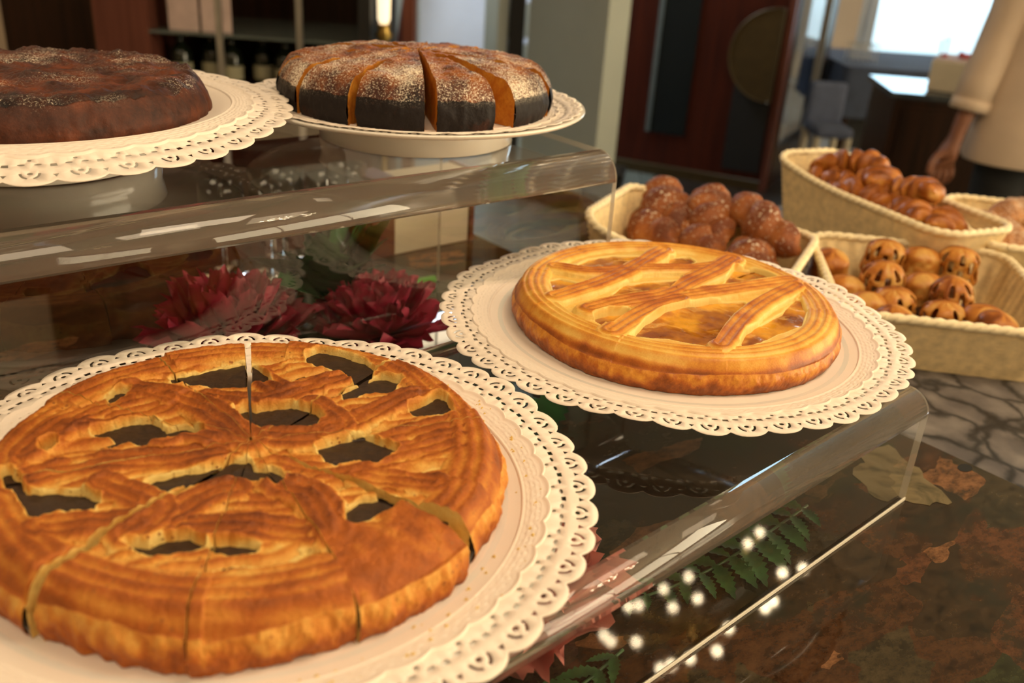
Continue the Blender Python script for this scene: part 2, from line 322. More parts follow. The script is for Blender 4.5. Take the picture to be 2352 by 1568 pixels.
def mesh(name, v, f, mat, parent=None, smooth=True, bevel=0, attrs=None, matidx=None):
    me = bpy.data.meshes.new(name)
    v = np.asarray(v, dtype=np.float32)
    if isinstance(f, np.ndarray):
        nf, k = f.shape
        me.vertices.add(len(v)); me.vertices.foreach_set('co', v.ravel())
        me.loops.add(nf * k); me.loops.foreach_set('vertex_index', f.astype(np.int32).ravel())
        me.polygons.add(nf); me.polygons.foreach_set('loop_start', (np.arange(nf) * k).astype(np.int32))
        me.update(calc_edges=True)
    else:
        me.from_pydata([tuple(map(float, p)) for p in v], [], [tuple(map(int, q)) for q in f])
    me.validate()
    for m in (mat if isinstance(mat, (list, tuple)) else [mat]): me.materials.append(m)
    if matidx is not None: me.polygons.foreach_set('material_index', np.asarray(matidx, dtype=np.int32))
    if smooth: me.polygons.foreach_set('use_smooth', np.ones(len(me.polygons), dtype=bool))
    if attrs:
        for k, a in attrs.items():
            at_ = me.attributes.new(k, 'FLOAT', 'POINT'); at_.data.foreach_set('value', np.asarray(a, dtype=np.float32))
    me.update()
    o = bpy.data.objects.new(name, me); C.objects.link(o)
    if parent: o.parent = parent
    if bevel:
        b = o.modifiers.new('bevel', 'BEVEL'); b.width = bevel; b.segments = 2; b.limit_method = 'ANGLE'
    return o
def tag(o, label=None, cat=None, group=None, kind=None):
    if label: o['label'] = label
    if cat: o['category'] = cat
    if group: o['group'] = group
    if kind: o['kind'] = kind
    return o
def thing(name, label, cat, loc=(0, 0, 0), rz=0, group=None):
    o = bpy.data.objects.new(name, None); C.objects.link(o); o.location = loc; o.rotation_euler = (0, 0, rz)
    o.empty_display_size = 0.02
    return tag(o, label, cat, group)
def copy_tree(o, parent=None):
    c = o.copy(); C.objects.link(c)
    if parent: c.parent = parent
    for ch in o.children: copy_tree(ch, c)
    return c
def struct(o): o['kind'] = 'structure'; return o

# numpy value noise -------------------------------------------------
_rng = np.random.RandomState(7); _T = _rng.rand(256, 256)
def vnoise(x, y, s):
    x = np.asarray(x) * s; y = np.asarray(y) * s
    xi = np.floor(x).astype(int); yi = np.floor(y).astype(int); fx = x - xi; fy = y - yi
    fx = fx * fx * (3 - 2 * fx); fy = fy * fy * (3 - 2 * fy)
    g = lambda a, b: _T[a % 256, b % 256]
    return (g(xi, yi) * (1 - fx) + g(xi + 1, yi) * fx) * (1 - fy) + (g(xi, yi + 1) * (1 - fx) + g(xi + 1, yi + 1) * fx) * fy
def fbm(x, y, s, o=4):
    a = 0; k = 1.0; t = 0
    for i in range(o): a = a + vnoise(x + 3.7 * i, y - 1.9 * i, s * 2 ** i) * k; t += k; k *= 0.5
    return a / t - 0.5
def sstep(a, b, x): t = np.clip((x - a) / (b - a), 0, 1); return t * t * (3 - 2 * t)

def poly_sd(x, y, poly):              # signed distance, negative inside
    P = np.array(poly, float); d = np.full(x.shape, 1e9); ins = np.zeros(x.shape, bool)
    for i in range(len(P)):
        a = P[i]; b = P[(i + 1) % len(P)]; e = b - a
        t = np.clip(((x - a[0]) * e[0] + (y - a[1]) * e[1]) / (e @ e + 1e-12), 0, 1)
        d = np.minimum(d, np.hypot(x - a[0] - t * e[0], y - a[1] - t * e[1]))
        c = ((a[1] > y) != (b[1] > y)); xx = (b[0] - a[0]) * (y - a[1]) / (b[1] - a[1] + 1e-12) + a[0]
        ins ^= c & (x < xx)
    return np.where(ins, -d, d)
def smooth_line(P, n=4):
    P = np.array(P, float)
    for _ in range(2):
        Q = [P[0]]
        for a, b in zip(P[:-1], P[1:]): Q += [a * .75 + b * .25, a * .25 + b * .75]
        Q.append(P[-1]); P = np.array(Q)
    return P
def line_ds(x, y, P):                 # distance, signed lateral offset to a polyline
    d = np.full(x.shape, 1e9); s = np.zeros(x.shape)
    for a, b in zip(P[:-1], P[1:]):
        e = b - a; L = np.hypot(*e) + 1e-12
        t = np.clip(((x - a[0]) * e[0] + (y - a[1]) * e[1]) / (L * L), 0, 1)
        dx = x - a[0] - t * e[0]; dy = y - a[1] - t * e[1]; dd = np.hypot(dx, dy)
        sg = np.sign(e[0] * dy - e[1] * dx); m = dd < d
        d = np.where(m, dd, d); s = np.where(m, dd * sg, s)
    return d, s

# ------------------------------------------------------------------ tarts
H1=[[(-3.9,95.6),(-4.5,88.1),(-1.4,88.0),(5.2,79.8),(15.9,73.0),(26.5,64.1),(38.4,59.7),(41.1,71.5),(39.4,86.6),(36.2,90.7),(22.9,92.9),(6.8,93.5)],[(75.6,78.9),(84.1,81.0),(92.5,69.7),(98.7,54.6),(96.6,40.2),(89.8,34.1),(82.2,31.5),(84.0,43.3),(84.9,53.3),(77.3,62.4),(71.6,69.7)],[(69.5,23.9),(81.9,26.4),(96.7,29.7),(104.3,20.7),(94.7,16.2),(83.6,18.7),(67.9,18.6)],[(90.8,-14.3),(103.8,-11.7),(113.2,-7.6),(113.2,-14.7),(106.2,-29.2),(95.4,-23.9),(89.6,-18.4)],[(8.7,36.0),(14.1,37.2),(17.2,32.2),(26.7,28.9),(35.5,26.8),(41.9,14.2),(41.9,3.6),(35.0,3.6),(24.9,8.6),(17.4,15.2),(11.1,16.6),(8.7,22.7)],[(-59.6,55.2),(-52.8,55.6),(-42.5,55.9),(-33.5,51.7),(-30.9,46.0),(-31.6,38.3),(-21.7,36.6),(-17.8,28.5),(-17.4,20.7),(-26.8,23.7),(-38.9,28.1),(-44.6,34.1),(-52.7,45.8)],[(28.5,-21.0),(38.3,-20.7),(52.6,-22.6),(55.5,-32.2),(59.5,-42.8),(45.3,-48.8),(41.1,-41.9),(27.8,-37.0),(27.2,-28.5)],[(-53.4,-3.2),(-42.5,-4.5),(-26.8,-9.0),(-14.5,-8.5),(-8.2,-11.3),(-10.0,-20.3),(-2.4,-25.5),(0.8,-35.3),(-6.0,-40.5),(-6.9,-32.4),(-20.9,-22.9),(-35.0,-14.8),(-43.3,-12.8),(-49.7,-14.3)],[(-105.0,19.9),(-98.0,13.8),(-88.7,10.1),(-83.0,4.9),(-79.7,-5.2),(-83.0,-8.9),(-96.4,0.4),(-104.4,-3.6),(-104.9,6.1)],[(-106.3,41.1),(-104.7,33.5),(-104.4,23.5),(-107.4,25.5)],[(-84.6,55.6),(-80.8,57.2),(-81.9,51.8),(-86.7,48.0)],[(-41.0,88.9),(-34.2,94.4),(-31.3,91.2),(-37.1,86.3),(-42.0,82.3)],[(-78.5,-45.1),(-71.6,-51.0),(-63.5,-50.9),(-56.6,-54.9),(-53.6,-62.8),(-59.6,-62.4),(-67.0,-60.2),(-72.6,-53.7)],[(-48.3,-66.8),(-43.3,-69.6),(-35.9,-78.2),(-41.7,-77.5),(-48.1,-71.5)],[(7.7,-86.4),(13.7,-77.4),(22.8,-74.6),(30.7,-76.4),(34.2,-82.4),(22.6,-85.7),(13.1,-86.8)]]
R1=[[(-65.9,68.2),(-49.0,60.9),(-23.9,58.9)],[(-30.1,91.8),(-18.1,74.5),(-5.7,53.0),(-1.4,25.7),(0.4,1.5)],[(1.7,58.0),(17.0,40.0),(30.6,33.1),(50.1,38.7),(77.5,41.2)],[(-107.0,27.3),(-80.1,31.0),(-51.2,17.0),(-27.2,3.4),(-2.4,0.7)],[(44.9,17.0),(48.3,-0.2),(47.5,-11.1),(28.1,-14.3),(9.4,0.8)],[(36.8,-11.3),(84.1,-5.5),(113.8,-4.3)],[(57.3,-36.4),(79.1,-36.5),(99.3,-40.7)],[(1.1,-23.6),(14.2,-40.3),(35.5,-49.2),(67.3,-54.2),(92.2,-56.9)],[(-72.2,3.7),(-61.5,-17.8),(-56.5,-33.6),(-76.1,-42.2)],[(-104.7,-14.2),(-78.2,-30.5),(-60.3,-38.4),(-35.6,-30.7),(-25.2,-33.3)],[(-27.6,-38.8),(-11.7,-49.6)],[(-55.5,-50.2),(-40.7,-58.4),(-9.5,-84.4)],[(-5.4,-44.4),(5.8,-58.9),(-2.8,-93.0)],[(32.0,-57.1),(56.9,-83.9)],[(37.8,70.0),(38.5,43.0)],[(-94.5,51.4),(-56.5,80.2),(-26.4,78.7)],[(-34.3,25.1),(-24.0,27.9),(-9.0,7.2)]]
H2=[[(-21.7,89.5),(-3.9,94.7),(20.6,90.2),(42.0,77.9),(23.6,69.5),(2.7,72.4),(-21.6,81.7)],[(61.3,58.5),(77.0,54.6),(74.7,46.4),(60.4,45.2),(51.9,50.1)],[(-66.7,72.3),(-59.5,72.5),(-51.9,52.5),(-66.9,51.7),(-82.1,50.2)],[(-42.4,25.4),(-19.5,33.3),(-1.0,29.1),(25.1,19.3),(8.9,12.1),(-3.8,7.7),(-31.5,14.7)],[(49.8,-10.5),(89.8,9.7),(101.1,0.0),(102.9,-18.9),(66.8,-14.9)],[(-90.9,-2.3),(-76.6,-1.5),(-64.4,-6.6),(-82.6,-14.3),(-93.0,-17.9)],[(-84.6,-40.0),(-64.7,-29.9),(-34.8,-22.2),(-11.8,-23.8),(8.5,-28.5),(33.2,-40.8),(7.5,-50.4),(-19.9,-62.0),(-53.0,-79.0),(-62.1,-66.9),(-69.8,-53.5)],[(-32.0,-92.1),(-12.9,-82.2),(13.6,-78.0),(44.9,-73.1),(77.6,-62.3),(60.8,-77.9),(35.5,-91.5),(5.7,-91.5),(-16.9,-92.9)]]
R2=[[(-93.3,40.4),(-52.5,42.2),(-8.1,49.5),(31.8,62.3),(64.8,72.1)],[(-88.1,7.7),(-52.9,6.0),(-13.1,-2.5),(24.5,7.5),(56.8,11.5),(100.1,22.9)],[(-48.3,90.4),(-31.9,63.4),(7.5,52.0),(32.1,37.8),(56.9,23.3),(93.2,17.5)],[(-86.6,9.2),(-38.2,-2.8),(21.2,-17.7),(78.4,-29.9),(102.9,-35.9)],[(-102.4,-29.2),(-51.1,-14.8),(-12.8,-15.6)],[(-54.0,-89.1),(0.7,-65.5),(46.1,-53.6),(93.1,-47.0)]]

def tart_height(x, y, R, zt, holes, ribs, hw, fill, rough, ring, ripple=0.0008, pitch=0.0070, seed=0, grow=0.0012, contrast=0.2):
    """top surface height and how baked it is, at local x, y (metres)"""
    r = np.hypot(x, y); th = np.arctan2(y, x)
    n1 = fbm(x + seed, y, 80, 4); n2 = fbm(x, y + seed, 420, 3); n3 = fbm(x - seed, y, 34, 3)
    # crossing strips of dough underneath
    wx = x + 0.010 * n3 * 2 * rough; wy = y + 0.010 * fbm(x, y - seed, 30, 3) * 2 * rough
    s1 = (wx * math.cos(.95 + seed) + wy * math.sin(.95 + seed)) / 0.024
    f1 = s1 - np.floor(s1) - .5; q1 = np.clip(1 - (np.abs(f1) * 2.15) ** 4, 0, 1)
    z = zt - 0.0048 + 0.0034 * np.sqrt(q1) + ripple * .8 * np.cos(2 * PI * f1 * 3.2) * q1
    if rough < .5: z = z * 0 + zt - 0.0030 + n1 * .0015
    bake = 0.40 + 0.16 * np.cos(2 * PI * f1 * 3.2) * q1 * (rough > .5) + n1 * 0.5 * max(rough, .5)
    for i, P in enumerate(ribs):
        P = smooth_line(np.array(P) / 1000.0)
        d, s = line_ds(x, y, P)
        j = 0.16 * rough * fbm(x + i * .31, y, 300, 3) * 2 + 0.16 * rough * n3
        wd = hw * (1 + 0.14 * math.sin(i * 2.3)) * (1 + j)
        q = np.clip(1 - (d / wd) ** 6, 0, 1); sp = s + 0.0012 * n3 * rough
        ridge = np.abs(np.cos(PI * sp / pitch)) ** 1.5
        brk = 0.0012 * sstep(.12, .2, fbm(x + i, y, 55, 2)) * rough          # cracks and breaks along a strip
        rh = (0.0060 + 0.0014 * math.sin(i * 1.7) * rough + 0.0060 * n3 * rough + 0.0024 * n1 * rough) * q ** .45 + ripple * 1.6 * (ridge - .5) * q - brk
        cand = zt - 0.0048 + (0.0012 if rough < .5 else 0) + rh
        m = sstep(0.0, 0.0005, cand - z)
        z = z * (1 - m) + cand * m
        bk = 0.40 + contrast * (ridge - .4) * q + 0.16 - 0.42 * sstep(.55, 1.0, d / wd) + n1 * 0.42 + .3 * n3
        bake = bake * (1 - m) + bk * m
    # the outer ring of dough, ribbed along the rim and laid in overlapping lengths
    seg = (th + seed) / 0.62; fs = seg - np.floor(seg)
    rr = R - r + (0.0030 * (fs - .5) + 0.004 * n3) * rough
    q = np.clip(1 - np.abs((rr - ring * .42) / (ring * .66)) ** 6, 0, 1)
    ph = rr + 0.0018 * np.sin(th * 3 + seed) * (1 if rough > .5 else .6); ridge = np.abs(np.cos(PI * ph / pitch)) ** 1.5
    cand = zt - 0.0042 + (0.0050 + 0.0022 * (fs - .5) * rough + 0.002 * n3 * rough) * q ** .45 + ripple * 1.5 * (ridge - .5) * q
    m = sstep(0.0, 0.0006, cand - z); z = z * (1 - m) + cand * m
    bk = 0.44 + contrast * (ridge - .4) * q - 0.22 * (1 - q) + n1 * 0.45 + .3 * n3
    bake = bake * (1 - m) + bk * m
    for h in holes:
        sd = poly_sd(x, y, np.array(h) / 1000.0) - grow + 0.0022 * fbm(x, y, 240, 3) * rough
        k = 1 - sstep(-0.0012, 0.0006, sd)
        z = z * (1 - k) + (fill - 0.0025) * k
        bake = bake - 0.40 * (1 - sstep(0.0, 0.0022, sd))
    z += n2 * 0.0012 * rough
    bake = bake + np.clip((z - zt + 0.002) * 55, -.2, .2)
    sh = np.clip((r - (R - 0.012)) / 0.012, 0, 1); z = z - 0.012 * sh ** 2.6
    return z, bake

def tart_body(name, mat, parent, a0, a1, R, zt, hf, full=False, nr=150, da=0.0046, gap=0.0, wallseed=0, cutz=0.0, wob=1.0, rmin=0.0):
    """solid sector of tart: ribbed top, cut sides, outer wall"""
    na = max(12, int((a1 - a0) / da)); A = np.linspace(a0, a1, na)
    rv = np.linspace(0, 1, nr) ** 0.8; rv[0] = 0.004
    Rw = R * (1 + 0.008 * wob * np.sin(A * 5 + wallseed) + 0.014 * wob * fbm(np.cos(A) * .2, np.sin(A) * .2 + wallseed, 40, 3))
    if not full and rmin: rv = rmin + (1 - rmin) * rv
    AA, VV = np.meshgrid(A, rv, indexing='ij'); RR = VV * Rw[:, None]
    X = RR * np.cos(AA); Y = RR * np.sin(AA); Z, B = hf(X, Y)
    # outer wall rows
    wz = np.linspace(1, 0, 26)[1:]; top = Z[:, -1]
    cols = [np.stack([X, Y, Z], -1)]; bk = [B]; ext = []; eb = []
    for k in wz:
        bul = 0.0022 * math.sin(PI * (1 - k)) * 1.2 - 0.001 * (1 - k)
        nz = fbm(A * 1.2 + wallseed, np.full_like(A, k * .12), 16, 4) * 0.0040 * wob * min(1, (1 - k) * 6)
        rw = Rw + bul + nz
        ext.append(np.stack([rw * np.cos(A), rw * np.sin(A), top * k], -1))
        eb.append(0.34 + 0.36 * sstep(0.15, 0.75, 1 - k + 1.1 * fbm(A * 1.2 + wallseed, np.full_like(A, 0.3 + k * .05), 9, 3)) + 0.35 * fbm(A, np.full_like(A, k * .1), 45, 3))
    ext = np.stack(ext, 1); G = np.concatenate([cols[0], ext], 1); Bk = np.concatenate([B, np.stack(eb, 1)], 1)
    na_, nc = G.shape[:2]; V = G.reshape(-1, 3); Bv = Bk.reshape(-1)
    idx = np.arange(na_ * nc).reshape(na_, nc)
    def quads(I): return np.stack([I[:-1, :-1], I[:-1, 1:], I[1:, 1:], I[1:, :-1]], -1).reshape(-1, 4)[:, ::-1]
    F = [quads(idx)]
    if full: pass
    else:
        n = len(V)
        for side, i in ((0, 0), (1, na_ - 1)):
            row = G[i]; m = nr
            lv = []
            for k in np.linspace(1, 0, 12):
                p = row[:m].copy(); p[:, 2] = p[:, 2] * k
                j = fbm(p[:, 0] * 3 + side, p[:, 2] * 3 + p[:, 1], 260, 3) * 0.0016 * (1 if 0 < k < 1 else 0)
                aa = A[i]; sg = -1 if side == 0 else 1
                p[:, 0] += -math.sin(aa) * sg * j; p[:, 1] += math.cos(aa) * sg * j; lv.append(p)
            S = np.stack(lv, 0); V = np.concatenate([V, S.reshape(-1, 3)])
            Bv = np.concatenate([Bv, np.clip(0.10 + cutz + 0.25 * fbm(S[..., 0] + side, S[..., 2] + S[..., 1], 120, 3), 0, 1).reshape(-1)])
            I = np.arange(12 * m).reshape(12, m) + n; q = quads(I); F.append(q if side == 0 else q[:, ::-1]); n = len(V)
    return V, np.concatenate(F), Bv

def sector_slab(name, mat, parent, a0, a1, R, z, full=False, seed=0, amp=0.0006):
    na = max(8, int((a1 - a0) / 0.02)); nr = 70
    A = np.linspace(a0, a1, na); rv = np.linspace(0.02, 1, nr) * R
    AA, RR = np.meshgrid(A, rv, indexing='ij'); X = RR * np.cos(AA); Y = RR * np.sin(AA)
    Z = z + fbm(X + seed, Y, 70, 3) * amp * 5 + fbm(X, Y, 500, 2) * amp
    V = np.stack([X, Y, Z], -1).reshape(-1, 3); I = np.arange(na * nr).reshape(na, nr)
    F = np.stack([I[:-1, :-1], I[:-1, 1:], I[1:, 1:], I[1:, :-1]], -1).reshape(-1, 4)[:, ::-1]
    # underside so that it is a solid layer
    V2 = V.copy(); V2[:, 2] -= 0.006; n = len(V)
    ring = np.concatenate([I[:, -1], I[::-1, 0]]); rr = np.concatenate([ring, ring[:1]])
    side = np.stack([rr[:-1], rr[:-1] + n, rr[1:] + n, rr[1:]], -1)
    return mesh(name, np.concatenate([V, V2]), np.concatenate([F, F[:, ::-1] + n, side]), mat, parent)

def drop_hidden(V, F, Bv, zcut, nkeep):
    """leave out the cells of the top that lie wholly under the filling"""
    keep = ~((V[F][:, :, 2] < zcut).all(1) & (np.hypot(V[F][:, :, 0], V[F][:, :, 1]).max(1) < nkeep))
    return V, F[keep], Bv

# ------------------------------------------------------------------ paper doilies
def doily(parent, R, Ns, zf, seed=0, name='lace_edge', mat=None, lw=0.024, inner=0.60):
    """one paper disc with a scalloped edge and punched lace; zf(r, th) gives the height"""
    mat = mat or M['paper']; sec = 2 * PI / Ns; w = R * sec
    loops = []; holes_local = []
    def arc(cx, cy, rad, a, b, th, n=6):
        o = [(cx + (rad + th/2) * math.sin(a + (b-a)*i/n), cy - (rad + th/2) * math.cos(a + (b-a)*i/n)) for i in range(n+1)]
        i_ = [(cx + (rad - th/2) * math.sin(a + (b-a)*i/n), cy - (rad - th/2) * math.cos(a + (b-a)*i/n)) for i in range(n+1)]
        return o + i_[::-1]
    k = lw / 0.024
    circ = lambda cx, cy, rx, ry, n=10: [(cx + rx*math.cos(2*PI*i/n), cy + ry*math.sin(2*PI*i/n)) for i in range(n)]
    # local frame: x along the edge, y = distance in from the edge
    hs = [circ(0, .0108*k, .0018, .0014), arc(0, .0112*k, .0056, math.radians(18), math.radians(92), .0017), arc(0, .0112*k, .0056, math.radians(-92), math.radians(-18), .0017),
          [(w/2 - .0020, .0098*k), (w/2 + .0020, .0098*k), (w/2, .0068*k)],
          [(w/2 - .0024, .0168*k), (w/2 + .0024, .0168*k), (w/2 + .0020, .0195*k), (w/2 - .0020, .0195*k)],
          circ(-.0052, .0192*k, .0026, .0011, 8), circ(.0052, .0192*k, .0026, .0011, 8), circ(0, .0232*k, .0016, .0012, 8)]
    pts = []; edges = []
    def addloop(L):
        o = len(pts); pts.extend(L); edges.extend([(o + i, o + (i + 1) % len(L)) for i in range(len(L))])
    outer = []
    def rout(t): u = abs(2 * t); return R - 0.0048 * u ** 2.6
    for s in range(Ns):
        for i in range(8):
            t = i / 8 - 0.5; a = (s + t) * sec; r = rout(t); outer.append((r * math.cos(a), r * math.sin(a)))
    addloop(outer)
    rin = R - 0.030 * k; nin = Ns * 3
    addloop([(rin * math.cos(2*PI*i/nin), rin * math.sin(2*PI*i/nin)) for i in range(nin)])
    for s in range(Ns):
        for h in hs:
            addloop([((R - y) * math.cos(s * sec + x / R), (R - y) * math.sin(s * sec + x / R)) for x, y in h])
    for s in range(Ns * 6):                                  # loose points so the paper can bend
        a = s * sec / 6
        for y in (.0035, .0145 * k, .026 * k):
            if y == .0035 and abs(((s % 6) / 6 + .5) % 1 - .5) > .4: continue
            pts.append(((R - y) * math.cos(a), (R - y) * math.sin(a)))
    vs, es, fs, ov, oe, of = geometry.delaunay_2d_cdt([Vector(p) for p in pts], edges, [], 0, 1e-6)
    V = np.array([(p.x, p.y) for p in vs]); F = np.array([f for f in fs if len(f) == 3])
    ce = V[F].mean(1); r = np.hypot(ce[:, 0], ce[:, 1]); th = np.arctan2(ce[:, 1], ce[:, 0])
    t = th / sec; t = t - np.round(t); keep = (r > rin) & (r < R - 0.0048 * np.abs(2 * t) ** 2.6 + 1e-5)
    lx = t * sec * R; ly = R - r
    for h in hs:
        keep &= ~(poly_sd(lx, ly, h) < 0) & ~(poly_sd(lx + w, ly, h) < 0)
    F = F[keep]
    # plain middle of the sheet as a polar grid
    nr = 26; rads = np.linspace(0.002, rin, nr); A = np.arange(nin) * 2 * PI / nin
    g = np.array([[(q * math.cos(a), q * math.sin(a)) for q in rads] for a in A]).reshape(-1, 2)
    I = np.arange(nin * nr).reshape(nin, nr); I = np.concatenate([I, I[:1]], 0)
    G = np.stack([I[:-1, :-1], I[:-1, 1:], I[1:, 1:], I[1:, :-1]], -1).reshape(-1, 4)[:, ::-1] + len(V)
    V = np.concatenate([V, g]); T = np.concatenate([F, G[:, [0, 1, 2]], G[:, [0, 2, 3]]])
    rr = np.hypot(V[:, 0], V[:, 1]); tt = np.arctan2(V[:, 1], V[:, 0])
    Z = zf(rr, tt); V3 = np.c_[V, Z]; n = len(V3)
    c = np.cross(V3[T[:, 1]] - V3[T[:, 0]], V3[T[:, 2]] - V3[T[:, 0]])[:, 2] < 0
    T[c] = T[c][:, ::-1]
    o = mesh(name, V3, T, mat, parent, smooth=True)
    sm = o.modifiers.new('thickness', 'SOLIDIFY'); sm.thickness = 0.0004; sm.offset = 1
    return o
def embossed(parent, r0, r1, Ns, zf, lift=0.0009):
    """the raised second edge pressed into the paper, with its net of pin holes as dimples"""
    na = Ns * 10; nr = 34; A = np.linspace(0, 2 * PI, na, endpoint=False); v = np.linspace(0, 1, nr)
    AA, VV = np.meshgrid(A, v, indexing='ij'); t = AA / (2 * PI / Ns); t = t - np.round(t)
    ro = r1 - 0.0028 * np.abs(2 * t) ** 2.2; RR = r0 + (ro - r0) * VV
    Z = zf(RR, AA) + lift * sstep(0, .06, VV) * (1 - 0.8 * sstep(.96, 1, VV)) + 0.0011 * sstep(.8, .95, VV) * (1 - sstep(.97, 1, VV))
    pit = np.cos(AA * Ns * 3) * np.cos(2 * PI * RR / 0.0052); Z -= 0.0009 * sstep(.35, .8, pit) * sstep(.12, .2, VV) * (1 - sstep(.72, .8, VV))
    Z += 0.0007 * np.exp(-((RR - r0 - .0012) / .0007) ** 2)
    V = np.stack([RR * np.cos(AA), RR * np.sin(AA), Z], -1).reshape(-1, 3)
    I = np.arange(na * nr).reshape(na, nr); I = np.concatenate([I, I[:1]], 0)
    F = np.stack([I[:-1, :-1], I[:-1, 1:], I[1:, 1:], I[1:, :-1]], -1).reshape(-1, 4)[:, ::-1]
    return mesh('embossed_border', V, F, M['paper'], parent)

# ------------------------------------------------------------------ counter and basket table
ZC = 0.90
m = MB(); m.box(-0.9, 0.757, -0.45, 1.03, ZC - 0.03, ZC)
ct = thing('stone_counter', 'polished brown and green stone counter carrying the clear display stands', 'counter', (0, 0, 0))
m.build('stone_slab', M['granite'], ct, bevel=0.003)
MB().box(-0.88, 0.72, -0.40, 1.0, 0.0, ZC - 0.03).build('counter_body', M['red_wood'], ct)
# a pale stone fragment and a knot in the polished slab
def blob(name, cx, cy, rx, ry, rot, mat, seed, parent, z):
    n = 40; vs = [(cx, cy, 0)]; fs = []
    for k in range(n):
        a = 2 * PI * k / n; r = 1 + 0.18 * math.sin(3 * a + seed) + 0.10 * math.sin(7 * a + seed * 2) + 0.05 * math.sin(13 * a)
        x = rx * r * math.copysign(abs(math.cos(a)) ** .8, math.cos(a)); y = ry * r * math.copysign(abs(math.sin(a)) ** .8, math.sin(a))
        vs.append((cx + x * math.cos(rot) - y * math.sin(rot), cy + x * math.sin(rot) + y * math.cos(rot), 0))
    for k in range(n): fs.append((0, 1 + k, 1 + (k + 1) % n))
    o = mesh(name, [(x, y, z) for x, y, _ in vs], fs, mat, parent, smooth=False); return o
o = blob('stone_inclusion', 0.678, 0.284, 0.042, 0.030, 0.9, M['clast'], 2.0, ct, ZC + 0.0003); o['label'] = 'pale grey-green stone fragment in the slab'

bt = thing('buffet_table', 'table under a grey marbled cloth carrying the bread baskets', 'table', (0, 0, 0))
MB().box(0.775, 1.56, -0.25, 0.88, 0.86, 0.88).build('table_top', M['marble'], bt, bevel=0.006)
# hanging cloth with soft folds
n = 160; vs = []; fs = []
per = []
x0, x1, y0, y1 = 0.772, 1.563, -0.253, 0.883
for i in range(n):
    t = i / n * 4; k = int(t); f = t - k
    per.append([(x0 + (x1-x0)*f, y0), (x1, y0 + (y1-y0)*f), (x1 - (x1-x0)*f, y1), (x0, y1 - (y1-y0)*f)][k] + (k,))
for j, z in enumerate([0.878, 0.80, 0.6, 0.3, 0.02]):
    for i, (x, y, k) in enumerate(per):
        a = 0.0 if j == 0 else 0.004 + 0.003 * math.sin(i * 0.9) * j * .5
        dx, dy = [(0, -1), (1, 0), (0, 1), (-1, 0)][k]; vs.append((x + dx * a, y + dy * a, z))
for j in range(4):
    for i in range(n): fs.append((j*n+i, j*n+(i+1)%n, (j+1)*n+(i+1)%n, (j+1)*n+i))
mesh('hanging_cloth', vs, fs, M['marble'], bt)

